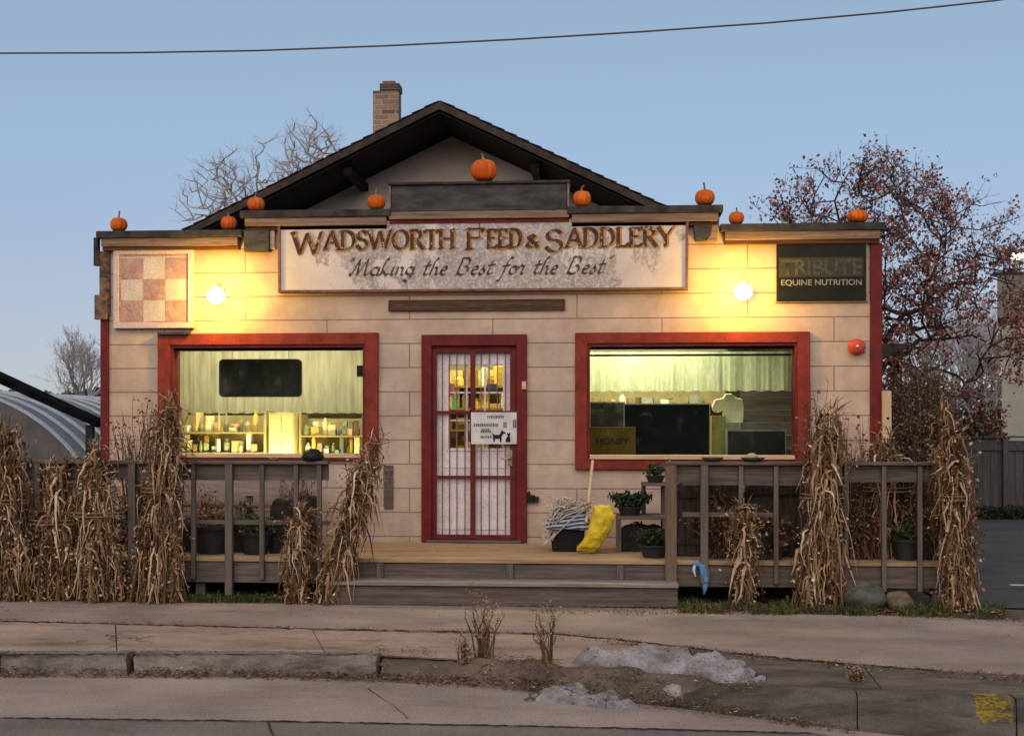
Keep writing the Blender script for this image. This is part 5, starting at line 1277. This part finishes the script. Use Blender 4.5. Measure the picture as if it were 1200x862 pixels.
# ------------------------------------------------------------------ litter and grass
litter_m = islands('leaf_litter', [(0, (.04, .022, .014)), (.35, (.11, .06, .035)), (.7, (.20, .12, .07)), (.93, (.32, .22, .14)), (1, (.44, .38, .32))])
rnd = random.Random(11); random.seed(11); mb = MB()
def flatleaf(p, s):
    a_ = rnd.uniform(0, 6.28); a = Vector((math.cos(a_), math.sin(a_), rnd.uniform(-.25, .35))); b_ = Vector((-math.sin(a_), math.cos(a_), rnd.uniform(-.3, .3))); n = len(mb.v)
    mb.v += [tuple(p - a * s), tuple(p + b_ * s * .5 + Vector((0, 0, s * .3))), tuple(p + a * s), tuple(p - b_ * s * .5 + Vector((0, 0, s * .2)))]; mb.f += [(n, n + 1, n + 2), (n, n + 2, n + 3)]; mb.m += [0, 0]
def scatter(L, z, off0, off1, N, s0, s1, u0=None, u1=None, clump=0):
    for i in range(N):
        u = rnd.uniform(u0 if u0 is not None else L[0][0], u1 if u1 is not None else L[-1][0]); v = at_u(L, u)
        if clump and noise.noise(Vector((u * .02, clump, 0))) + rnd.uniform(-.3, .3) < 0: continue
        p = G(u, v, z); p.y += rnd.uniform(off0, off1) ; p.z = max(p.z - .02, ghz(p.x, p.y)) + rnd.uniform(.003, .018) + (rnd.uniform(0, .05) if 560 < u < 900 and p.y < lin(ktb, p.x) + .12 else 0); flatleaf(p, rnd.uniform(s0, s1))
scatter(KBt, SZ, -.10, .02, 2600, .006, .018, -100, 1000, 3)
scatter(KBt, SZ, -.06, .02, 1500, .006, .018, -100, 700)
scatter(KBt, SZ, -.16, .04, 1000, .006, .016, 430, 860, 6)
scatter(KT, .0, -.0, .40, 1000, .005, .015, 430, 720, 8)
scatter(KT, .0, -.0, .10, 500, .006, .014, -50, 430, 5)
scatter(JL, .0, -.06, .04, 1500, .005, .014, -50, 1200, 7)
scatter(JL, .0, -.30, .0, 1500, .006, .016, 650, 1200, 9)
scatter(KT, .0, -.12, .06, 800, .006, .016, 560, 900, 2)
scatter(KBt, SZ, -.02, .14, 900, .006, .016, 440, 860, 4)
scatter(FE, .0, -.12, .06, 1700, .006, .018, -100, 1250)
scatter(FE, .0, -1.0, .0, 330, .005, .014, -100, 1250)
o = mb.build('leaf_litter', litter_m); tag(o, 'small dead leaves and grit gathered along kerb, joints and porch foot', 'leaf litter', kind='stuff')
gm = islands('verge_grass', [(0, (.025, .035, .012)), (.5, (.05, .075, .025)), (.85, (.10, .12, .045)), (1, (.22, .17, .08))]); mb = MB()
def blades(N, u0, u1, y0, y1, h0, h1, den=None):
    for i in range(N):
        u = rnd.uniform(u0, u1); Y = rnd.uniform(y0, y1); x = PX(u, Y)
        if noise.noise(Vector((x * 3, Y * 3, 2))) < -.12: continue
        h = rnd.uniform(h0, h1); a_ = rnd.uniform(0, 6.28); d = Vector((math.cos(a_), math.sin(a_), 0)) * h * rnd.uniform(.2, .9); p = Vector((x, Y, -.015))
        mb.ribbon([p, p + d * .4 + Vector((0, 0, h * .7)), p + d + Vector((0, 0, h * rnd.uniform(.5, 1)))], [.007, .006, .002], (math.sin(a_), -math.cos(a_), 0))
blades(3300, 150, 385, DY - .25, DY - .01, .03, .12); blades(5200, 795, 1175, DY - .66, DY - .02, .03, .12); blades(900, 600, 1165, DY - .72, DY - .5, .02, .05)
blades(1500, -40, 160, DY - .2, DY + .0, .03, .10)
o = mb.build('grass', gm); tag(o, 'rough green grass growing along the foot of the porch', 'grass', kind='stuff')
mb = MB()
for i in range(1800):
    u = rnd.uniform(796, 1180); Y = rnd.uniform(DY - .62, DY - .03); p = Vector((PX(u, Y), Y, rnd.uniform(0, .03))); flatleaf(p, rnd.uniform(.012, .03))
for i in range(900):
    u = rnd.uniform(-20, 390); Y = rnd.uniform(DY - .2, DY - .02); flatleaf(Vector((PX(u, Y), Y, rnd.uniform(0, .03))), rnd.uniform(.012, .03))
o = mb.build('dead_leaves', litter_m); tag(o, 'dead brown leaves caught in the grass under the railings', 'leaf litter', kind='stuff')
# stones
def stone(label, u, v, r, sx_, h, m_, seed, Y):
    x = PX(u, Y); mb = MB().lathe((0, 0, 0), [(r * math.cos(R(a)) if abs(a) < 90 else .01, h * .5 + h * .5 * math.sin(R(a))) for a in range(-90, 91, 15)], 22, sx=sx_)
    for i, q in enumerate(mb.v): vv = Vector(q); k = 1 + .16 * noise.noise(vv * 9 + Vector((seed, 0, 0))) + .06 * noise.noise(vv * 30); mb.v[i] = (q[0] * k, q[1] * k, q[2] * k)
    o = mb.build('stone', m_, None, smooth=True); o.location = (x, Y, -.02); tag(o, label, 'stone')
stone('large mossy grey boulder on the grass below the right railing', 1012, 692, .20, 1.05, .27, worn('mossy_grey_rock', (.05, .055, .05), (.14, .145, .13), 9, .9, spots=(9, (.07, .085, .04), .58), bs=.8), 3, DY - .26)
stone('smaller brownish stone to the right of the mossy boulder', 1053, 696, .115, 1.1, .19, worn('brown_mottled_rock', (.09, .075, .05), (.22, .19, .13), 12, .9, spots=(12, (.06, .05, .03), .6), bs=.8), 8, DY - .24)
# weeds in the pavement joint
wl = islands('pale_seed_head', [(0, (.18, .11, .065)), (.6, (.36, .26, .17)), (1, (.50, .40, .30))])
def weed(label, u, v, rx, h, n, nl, seed, z=0):
    c = G(u, v, z); twiggy('dry_weed', label, 'weed', (c.x, c.y, z + h * .62), (rx, rx * .6, h * .5), n, nl, .017, wl, seed, 'dry weeds in the pavement', base=(c.x, c.y, z), stemm=stalk_m)
weed('tallest dry weed in front of the steps, left of the snow', 568, 772, .19, .52, 20, 420, 51)
weed('dry brown weed between the tallest weed and the snow heap', 640, 782, .13, .44, 15, 280, 52)
weed('small dry weed low at the kerb left of the tallest weed', 545, 776, .12, .2, 16, 200, 53)
weed('little dark tuft in the pavement near the right end of the kerb', 1003, 797, .10, .09, 18, 120, 54)
weed('tiny tuft at the kerb joint on the left', 152, 780, .05, .08, 8, 60, 55, SZ)
# ------------------------------------------------------------------ trees
def tree(name, label, base, th, rad, limbs, seed, bark, leafm=None, nleaf=0, lsize=.05, levels=5, group=None, lean=(0, 0), first=1.1, spread=.9, ratio=.72, minr=.004, leafstart=2, tuft=6, up=.25, kids=3, lim=None):
    rnd = random.Random(seed); random.seed(seed); base = Vector(base); t = thing(name, label, 'tree', base, group)
    tr_, br, lf = MB(), MB(), MB(); tips = []
    top = base + Vector((lean[0], lean[1], th)); tr_.tube([base, base.lerp(top, .33) + Vector((rnd.gauss(0, .04), 0, 0)), base.lerp(top, .66) + Vector((rnd.gauss(0, .04), 0, 0)), top], [rad * 1.25, rad, rad * .9, rad * .75], 10)
    def grow(p, d, L, r, lev):
        n = 4; pts = [p]; q = p; dd = d
        for i in range(n):
            dd = (dd + Vector((rnd.gauss(0, .16), rnd.gauss(0, .16), rnd.gauss(0, .12) + .03))).normalized(); q = q + dd * (L / n); pts.append(q)
        rr = [max(minr, r * (1 - .55 * i / n)) for i in range(n + 1)]
        br.tube(pts, rr, 7 if lev == 0 else 5 if lev < 3 else 3, cap=False)
        if lev >= leafstart: tips.extend((pt, lev) for pt in pts[1:])
        if lev >= levels: return
        if lim and sum(((q[i] - lim[0][i]) / lim[1][i]) ** 2 for i in range(3)) > 1: L *= .5; r *= .7; lev += 1
        if lev >= levels: return
        for k in range(kids + (1 if lev < 2 else 0)):
            f = rnd.uniform(.35, 1) if k else 1.0; j = min(n - 1, int(f * n)); pp = pts[j].lerp(pts[j + 1], f * n - j) if f < 1 else pts[-1]
            az = rnd.uniform(0, 6.28); o = dd.orthogonal().normalized(); o2 = dd.cross(o); side = o * math.cos(az) + o2 * math.sin(az)
            s_ = rnd.uniform(.35, .75) * spread if k else rnd.uniform(.1, .35)
            nd_ = (dd + side * s_ * 1.3 + Vector((0, 0, up * .4))).normalized(); grow(pp, nd_, L * ratio * rnd.uniform(.75, 1.15), max(minr, r * rnd.uniform(.42, .58)), lev + 1)
    for i in range(limbs):
        a_ = i * 6.283 / limbs + rnd.uniform(-.4, .4); s_ = base.lerp(top, rnd.uniform(.72, 1)) if i else top
        grow(s_, Vector((math.cos(a_) * spread, math.sin(a_) * spread, rnd.uniform(.5, 1.1) + up)).normalized(), first * rnd.uniform(.85, 1.15), rad * .6, 0)
    tr_.build('trunk', bark, t, smooth=True)
    if leafm:
        br.build('branches', bark, t)
        seeds_ = [rnd.choice(tips) for _ in range(max(1, nleaf // tuft))]
        for p, lev in seeds_:
            for k in range(tuft): lf.leafq(p + Vector((rnd.gauss(0, .10), rnd.gauss(0, .10), rnd.gauss(0, .10))), lsize * rnd.uniform(.6, 1.5))
        lf.build('leaves', leafm, t)
    else: br.build('crown', bark, t)
    return t
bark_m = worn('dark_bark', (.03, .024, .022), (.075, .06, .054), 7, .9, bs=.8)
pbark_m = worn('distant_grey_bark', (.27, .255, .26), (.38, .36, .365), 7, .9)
mleaf_m = islands('russet_leaf', [(0, (.06, .028, .022)), (.5, (.175, .070, .055)), (.85, (.28, .13, .105)), (1, (.42, .28, .25))])
def filled_tree(name, label, base, fork, rad, c, rr, nn, seed, bark, leafm, nleaf, lsize, minr=.0036, group=None):
    "branches reach out from the fork to points spread through an uneven crown"
    rnd = random.Random(seed); random.seed(seed); t = thing(name, label, 'tree', base, group); base = Vector(base); fork = Vector(fork); c = Vector(c)
    nodes = [base, base.lerp(fork, .5) + Vector((.03, 0, 0)), fork]; par = [-1, 0, 1]; tg = []
    while len(tg) < nn:
        d = Vector((rnd.uniform(-1, 1), rnd.uniform(-1, 1), rnd.uniform(-1, 1))); L = d.length
        lim_ = .82 + .42 * noise.noise(d.normalized() * 2.3 + Vector((seed, 0, 0)))
        if L > lim_ or noise.noise(d * 2.6 + Vector((0, seed, 0))) < -.22: continue
        tg.append(c + Vector((d.x * rr[0], d.y * rr[1], d.z * rr[2])))
    tg.sort(key=lambda p: (p - fork).length)
    for p in tg:
        best, bj = 1e9, 2
        for j_ in range(2, len(nodes)):
            q = nodes[j_]; dd = (p - q).length + .55 * (0 if j_ == 2 else 0) + .18 * max(0, (q - fork).length - (p - fork).length + .1) * 6
            if j_ > 2: dd += (q.z - p.z > .25) * .5
            if dd < best: best, bj = dd, j_
        q = nodes[bj]; L = (p - q).length; k = max(1, int(L / .28)); pj = bj
        for s_ in range(1, k + 1):
            nodes.append(q.lerp(p, s_ / k) + Vector((rnd.gauss(0, .03), rnd.gauss(0, .03), rnd.gauss(0, .03) + .05 * math.sin(math.pi * s_ / k)))); par.append(pj); pj = len(nodes) - 1
    w_ = [0.0] * len(nodes); kids_ = [0] * len(nodes)
    for j_ in range(len(nodes) - 1, 0, -1):
        w_[j_] = max(w_[j_], 1.0) if kids_[j_] == 0 else w_[j_]; kids_[par[j_]] += 1; w_[par[j_]] += w_[j_]
    R_ = lambda j_: minr + rad * (w_[j_] / w_[2]) ** .52 if j_ > 2 else rad * (1.3 if j_ == 0 else 1.05)
    tr_, br, lf = MB(), MB(), MB(); tr_.tube(nodes[:3], [R_(0), R_(1), rad], 10)
    for j_ in range(3, len(nodes)):
        r1 = min(R_(par[j_]) if par[j_] > 2 else rad * .8, R_(j_) * 1.35); br.tube([nodes[par[j_]], nodes[j_]], [r1, R_(j_)], 7 if R_(j_) > .03 else 4, cap=False)
    tips = []
    for j_ in range(3, len(nodes)):
        if w_[j_] > 12: continue
        for q in range(3 if w_[j_] < 3 else 1):
            o = (nodes[j_] - nodes[par[j_]]).normalized(); dv = (o + Vector((rnd.gauss(0, .6), rnd.gauss(0, .6), rnd.gauss(.25, .5)))).normalized() * rnd.uniform(.15, .5); p0 = nodes[j_]
            m1 = p0 + dv * .5 + Vector((rnd.gauss(0, .02), rnd.gauss(0, .02), rnd.gauss(0, .02))); br.tube([p0, m1, p0 + dv], [.005, .004, .0025], 3, cap=False); tips += [m1, p0 + dv]
            d2 = (dv.normalized() + Vector((rnd.gauss(0, .7), rnd.gauss(0, .7), rnd.gauss(.2, .5)))).normalized() * rnd.uniform(.1, .28); br.tube([m1, m1 + d2], [.0035, .002], 3, cap=False); tips.append(m1 + d2)
    tr_.build('trunk', bark, t, smooth=True); br.build('branches', bark, t)
    if not leafm: return t
    cand = [p for p in tips if noise.noise(p * 1.5) > -.20 - .25 * (1 if p.z < c.z + rr[2] * .4 else 0)]
    for q in range(nleaf):
        p = rnd.choice(cand); lf.leafq(p + Vector((rnd.gauss(0, .05), rnd.gauss(0, .05), rnd.gauss(0, .05))), lsize * rnd.uniform(.6, 1.5))
    lf.build('leaves', leafm, t); return t
c = P(1046, 500, 7.5); c2 = P(1030, 352, 7.5); ff = P(1050, 425, 7.5)
filled_tree('russet_tree', 'large half-bare tree with russet leaves behind the right side of the store', (c.x, 7.5, 0), (ff.x, 7.5, ff.z), .095, (c2.x, 7.5, c2.z), (2.75, 2.2, 2.55), 760, 4, bark_m, mleaf_m, 31000, .060)
for (u, v, Y, rx, rz_, nn, sd_, lab) in ((292, 232, 26, 2.55, 2.0, 420, 8, 'faint bare tree rising behind the left slope of the roof'), (368, 190, 28, 1.35, 1.7, 260, 9, 'faint bare tree just left of the chimney')):
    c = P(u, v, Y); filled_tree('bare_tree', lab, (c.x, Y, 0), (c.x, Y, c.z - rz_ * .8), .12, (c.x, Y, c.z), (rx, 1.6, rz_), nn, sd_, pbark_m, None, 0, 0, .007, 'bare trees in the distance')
for (u, Y, th, rad, first, sd_, lab) in ((100, 30, 2.3, .12, 1.2, 13, 'small bare tree beyond the greenhouse at the left wall corner'), (1150, 34, 1.6, .18, 1.9, 14, 'pale bare tree far behind the fence beside the neighbouring building'), (1105, 38, 1.8, .18, 2.0, 15, 'pale bare tree far behind the russet tree')):
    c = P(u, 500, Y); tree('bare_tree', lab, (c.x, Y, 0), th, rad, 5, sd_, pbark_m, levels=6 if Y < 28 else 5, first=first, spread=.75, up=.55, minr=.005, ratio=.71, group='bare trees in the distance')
# ------------------------------------------------------------------ fence, hedge, neighbours
fw_m = wood('dark_grey_fence_board', (.05, .052, .055), (.10, .10, .105), 'z')
Yf = 10.6; fa, fb = PX(1020, Yf), PX(1420, Yf); ft_ = PZ(516, 1160, Yf)
fence = thing('board_fence', 'dark grey upright board fence at the back of the parking lot', 'fence', ((fa + fb) / 2, Yf, 0))
x = fa; m = MB(); i = 0; rnd = random.Random(2)
while x < fb:
    m.box(x, x + .14, Yf, Yf + .022, .03, ft_ + rnd.uniform(-.02, .02)); x += .147
m.build('boards', fw_m, fence)
x = fa
while x < fb: bx('post', fw_m, fence, x, x + .1, Yf - .10, Yf - .002, 0, ft_ + .05); x += 2.4
MB().box(fa, fb, Yf - .04, Yf - .002, ft_ - .18, ft_ - .10).build('rail', fw_m, fence)
MB().box(fa, fb, Yf - .05, Yf + .04, ft_ + .052, ft_ + .085).build('cap_board', fw_m, fence)
hd = islands('dark_hedge_leaf', [(0, (.008, .014, .010)), (.6, (.022, .034, .02)), (1, (.05, .06, .035))])
m = MB(); random.seed(6); rnd = random.Random(6)
for i in range(7000):
    x = rnd.uniform(fa, fb); h = .20 + .12 * noise.noise(Vector((x * 1.3, 0, 0))); m.leafq((x, Yf - .45 + rnd.gauss(0, .16), rnd.uniform(0, max(.06, h))), .07)
o = m.build('undergrowth', hd); tag(o, 'low dark undergrowth along the foot of the board fence', 'undergrowth', kind='stuff')
# evergreen clump above the fence
for u, v, lab, sd_ in ((1152, 500, 'dark evergreen shrub showing over the fence beside the neighbouring building', 61), (1120, 505, 'dark evergreen shrub showing over the fence behind the brown bush', 62)):
    Y = 13; c = P(u, v, Y); twiggy('evergreen_shrub', lab, 'shrub', (c.x, Y, 1.3), (.55, .5, 1.0), 150, 4200, .09, hd, sd_, 'evergreen shrubs behind the fence', base=(c.x, Y, 0))
# neighbouring building
Yn = 15.0; nb = thing('neighbour_building', 'plain grey green building at the right edge with a lit lamp on its parapet', 'building', (PX(1300, Yn), Yn, 0))
ng = worn('grey_green_stucco', (.27, .275, .24), (.34, .34, .30), 2, .9); nw = PX(1174, Yn); ne = nw + 11
bw = P(1178, 500, Yn + 9).x
def blk(name, m_, xa, y0, z0, z1, o=0): MB().prism([(xa, y0, z0), (ne, y0, z0), (ne, Yn + 9, z0), (bw + o, Yn + 9, z0)], (0, 0, z1 - z0)).build(name, m_, nb)
blk('wall', ng, nw, Yn, 0, PZ(372, 1190, Yn))
blk('parapet_band', worn('taupe_band', (.14, .125, .11), (.19, .17, .15), 2, .9), nw - .14, Yn - .14, PZ(372, 1190, Yn) + .002, PZ(322, 1190, Yn), -.1)
bx('coping', cap_m, nb, nw - .18, ne, Yn - .18, Yn + .24, PZ(322, 1190, Yn) + .002, PZ(322, 1190, Yn) + .05)
c = P(1192, 298, Yn + .05); t = thing('flood_lamp', 'lit yellowish flood lamp on the neighbouring building at the right edge', 'lamp', (c.x, Yn + .25, c.z))
MB().box(c.x - .04, c.x + .04, Yn + .12, Yn + .2, PZ(322, 1190, Yn) + .052, c.z + .06).build('lamp_post', blacks_m, t)
MB().prism([(c.x - .12, Yn + .1, c.z + .02), (c.x + .12, Yn + .1, c.z + .02), (c.x + .09, Yn + .1, c.z + .10), (c.x - .09, Yn + .1, c.z + .10)], (0, -.16, 0)).build('lamp_hood', blacks_m, t)
MB().lathe((c.x, Yn + .02, c.z - .08), [(.06, -.03), (.14, .0), (.155, .06), (.08, .095)], 14).build('bulb', emit('lit_flood_bulb', (1, .90, .55), 25), t, smooth=True)
L = bpy.data.lights.new('flood_light', 'POINT'); L.energy = 12; L.color = (1, .86, .45); L.shadow_soft_size = .1
lo = bpy.data.objects.new('flood_light', L); COL.objects.link(lo); lo.parent = t; lo.location = (0, -.32, -.08)
# greenhouse and open shed on the left
Yg = 6.0; gcx = PX(-75, Yg); gr = 2.95; gcz = PZ(470, 0, Yg) - math.sqrt(gr * gr - (PX(0, Yg) - gcx) ** 2); Lg = 12
plastic = worn('dull_greenhouse_plastic', (.05, .052, .056), (.12, .125, .135), 2, .4, spots=(6, (.10, .10, .10), .66), spec=.5)
gh = thing('hoop_greenhouse', 'long arched greenhouse of dull plastic with pale hoops at the left edge', 'greenhouse', (gcx, Yg, 0))
m = MB(); N = 30; a0 = math.asin(max(-1, (0 - gcz) / gr))
angs = [a0 + (math.pi - 2 * a0) * i / N for i in range(N + 1)]
for Y in (Yg, Yg + Lg):
    for a_ in angs: m.v.append((gcx + gr * math.cos(a_), Y, gcz + gr * math.sin(a_)))
for i in range(N): m.f.append((i, i + 1, N + 1 + i + 1, N + 1 + i)); m.m.append(0)
m.f.append(tuple(range(N + 1))); m.f.append(tuple(N + 1 + i for i in range(N + 1))[::-1]); m.m += [0, 0]
m.build('cover', plastic, gh, smooth=False)
hoop = worn('pale_blue_grey_hoop', (.34, .40, .48), (.46, .52, .58), 5, .5)
Y = Yg - .02
while Y < Yg + Lg:
    m = MB(); w_ = .11
    for k, a_ in enumerate(angs):
        for (rr, yy) in ((gr + .002, Y), (gr + .035, Y), (gr + .035, Y + w_), (gr + .002, Y + w_)): m.v.append((gcx + rr * math.cos(a_), yy, gcz + rr * math.sin(a_)))
    for i in range(N):
        for j in range(4): q = (j + 1) % 4; m.f.append((4 * i + j, 4 * i + q, 4 * i + 4 + q, 4 * i + 4 + j)); m.m.append(0)
    m.build('hoop', hoop, gh); Y += .62
Ys = 4.2; sA = P(-420, 246, Ys); sB = P(112, 493, Ys); th = .2
shd = thing('open_shed', 'black sloping shed roof on posts in front of the greenhouse at the left edge', 'shed', ((sA.x + sB.x) / 2, Ys, 0))
MB().prism([sA, sB, sB - Vector((0, 0, .09)), sA - Vector((0, 0, .19))], (0, .45, 0)).build('roof', jet_m, shd)
for u, Y in ((104, Ys + .1), (-160, Ys + .1), (-400, Ys + .1)):
    p = P(u, 500, Y); k = (p.x - sA.x) / (sB.x - sA.x); z = sA.z + (sB.z - sA.z) * k - (.19 - .10 * k); bx('post', blacks_m, shd, p.x - .05, p.x + .05, Y, Y + .1, 0, z - .03)
# board fence low on the left behind the corn
Yk = .6; ka, kb_ = PX(-260, Yk), XL - .05; kf = thing('low_fence', 'low weathered rail fence behind the corn stalks left of the store', 'fence', ((ka + kb_) / 2, Yk, 0))
for z in (.35, .75, 1.18): MB().box(ka, kb_, Yk, Yk + .03, z, z + .13).build('rail', grey_m, kf)
x = ka
while x < kb_: bx('post', brownz_m, kf, x, x + .09, Yk + .032, Yk + .12, 0, 1.36); x += 1.3
# distant tree line hides the horizon
tl = islands('far_wood', [(0, (.035, .034, .036)), (.6, (.07, .066, .066)), (1, (.11, .10, .095))]); m = MB(); rnd = random.Random(77); random.seed(77)
for i in range(16000):
    x = rnd.uniform(-130, 130); Y = 105 + rnd.uniform(0, 12); h = 5.2 + 2.2 * noise.noise(Vector((x * .08, 0, 0))) + 1.2 * noise.noise(Vector((x * .35, 3, 0))); m.leafq((x, Y, rnd.random() ** .7 * h), 1.1)
for i in range(9000):  # unseen tree band behind the camera, added to darken the window reflections
    x = rnd.uniform(-70, 70); Y = -52 - rnd.uniform(0, 8); h = 9 + 2.5 * noise.noise(Vector((x * .1, 9, 0))); m.leafq((x, Y, rnd.random() ** .8 * h), 1.5)
o = m.build('distant_wood', tl); tag(o, 'far dark line of trees on the horizon, with an unseen band added behind the camera', 'woodland', kind='stuff')
# overhead wire
Yw = 3.0; pts = [(-420, 58.5), (-200, 61.5), (0, 62.5), (150, 62), (300, 59.5), (450, 54), (600, 46.5), (750, 37.5), (900, 27), (1040, 14.5), (1165, 1), (1400, -32), (1700, -86)]
wr = MB().tube([P(u, v, Yw) for u, v in pts], .012, 6).build('overhead_wire', flat('dark_cable', (.09, .065, .065), .7)); tag(recentre(wr, P(600, 46, Yw)), 'single dark overhead wire crossing the sky above the roof', 'wire')
# ------------------------------------------------------------------ light
S.render.engine = 'CYCLES'
W = bpy.data.worlds.new('World'); S.world = W; W.use_nodes = True; nt = W.node_tree; bg = nt.nodes['Background']
EL, AZ = 34.0, 188.0     # sun low, behind the camera
sky = nt.nodes.new('ShaderNodeTexSky'); sky.sky_type = 'NISHITA'; sky.sun_disc = False; sky.sun_elevation = R(EL); sky.sun_rotation = R(AZ)
sky.altitude = 0; sky.air_density = .5; sky.dust_density = 1.0; sky.ozone_density = .6
mixs = nt.nodes.new('ShaderNodeMix'); mixs.data_type = 'RGBA'; mixs.inputs[0].default_value = .62
tcw = nt.nodes.new('ShaderNodeTexCoord'); spw = nt.nodes.new('ShaderNodeSeparateXYZ'); nt.links.new(tcw.outputs['Generated'], spw.inputs[0])
hz = ramp(nt, spw.outputs[2], [(0, (.66, .53, .48)), (.07, (.66, .58, .56)), (.20, (.636, .846, 1.0))])
scl = nd(nt, 'ShaderNodeVectorMath', operation='SCALE'); scl.inputs['Scale'].default_value = 3.35; ln(nt, hz.outputs[0], scl.inputs[0])
nt.links.new(sky.outputs[0], mixs.inputs[6]); nt.links.new(scl.outputs[0], mixs.inputs[7])   # thin even dusk haze evens the gradient out
nt.links.new(mixs.outputs[2], bg.inputs[0]); bg.inputs[1].default_value = .089
sl_ = bpy.data.lights.new('sun', 'SUN'); sl_.energy = 1.15; sl_.angle = R(70); sl_.color = (1, .74, .56)
so = bpy.data.objects.new('sun', sl_); COL.objects.link(so); so.rotation_euler = Vector((math.sin(R(AZ)), math.cos(R(AZ)), math.tan(R(EL)))).to_track_quat('Z', 'Y').to_euler()
V = S.view_settings; S.display_settings.display_device = 'sRGB'; V.view_transform = 'Standard'; V.look = 'None'; V.gamma = 1; V.use_curve_mapping = False; V.exposure = 1.0
cy_ = S.cycles; cy_.use_denoising = True; cy_.max_bounces = 7; cy_.diffuse_bounces = 3; cy_.glossy_bounces = 3; cy_.transparent_max_bounces = 8; cy_.sample_clamp_indirect = 6; cy_.caustics_reflective = False; cy_.caustics_refractive = False
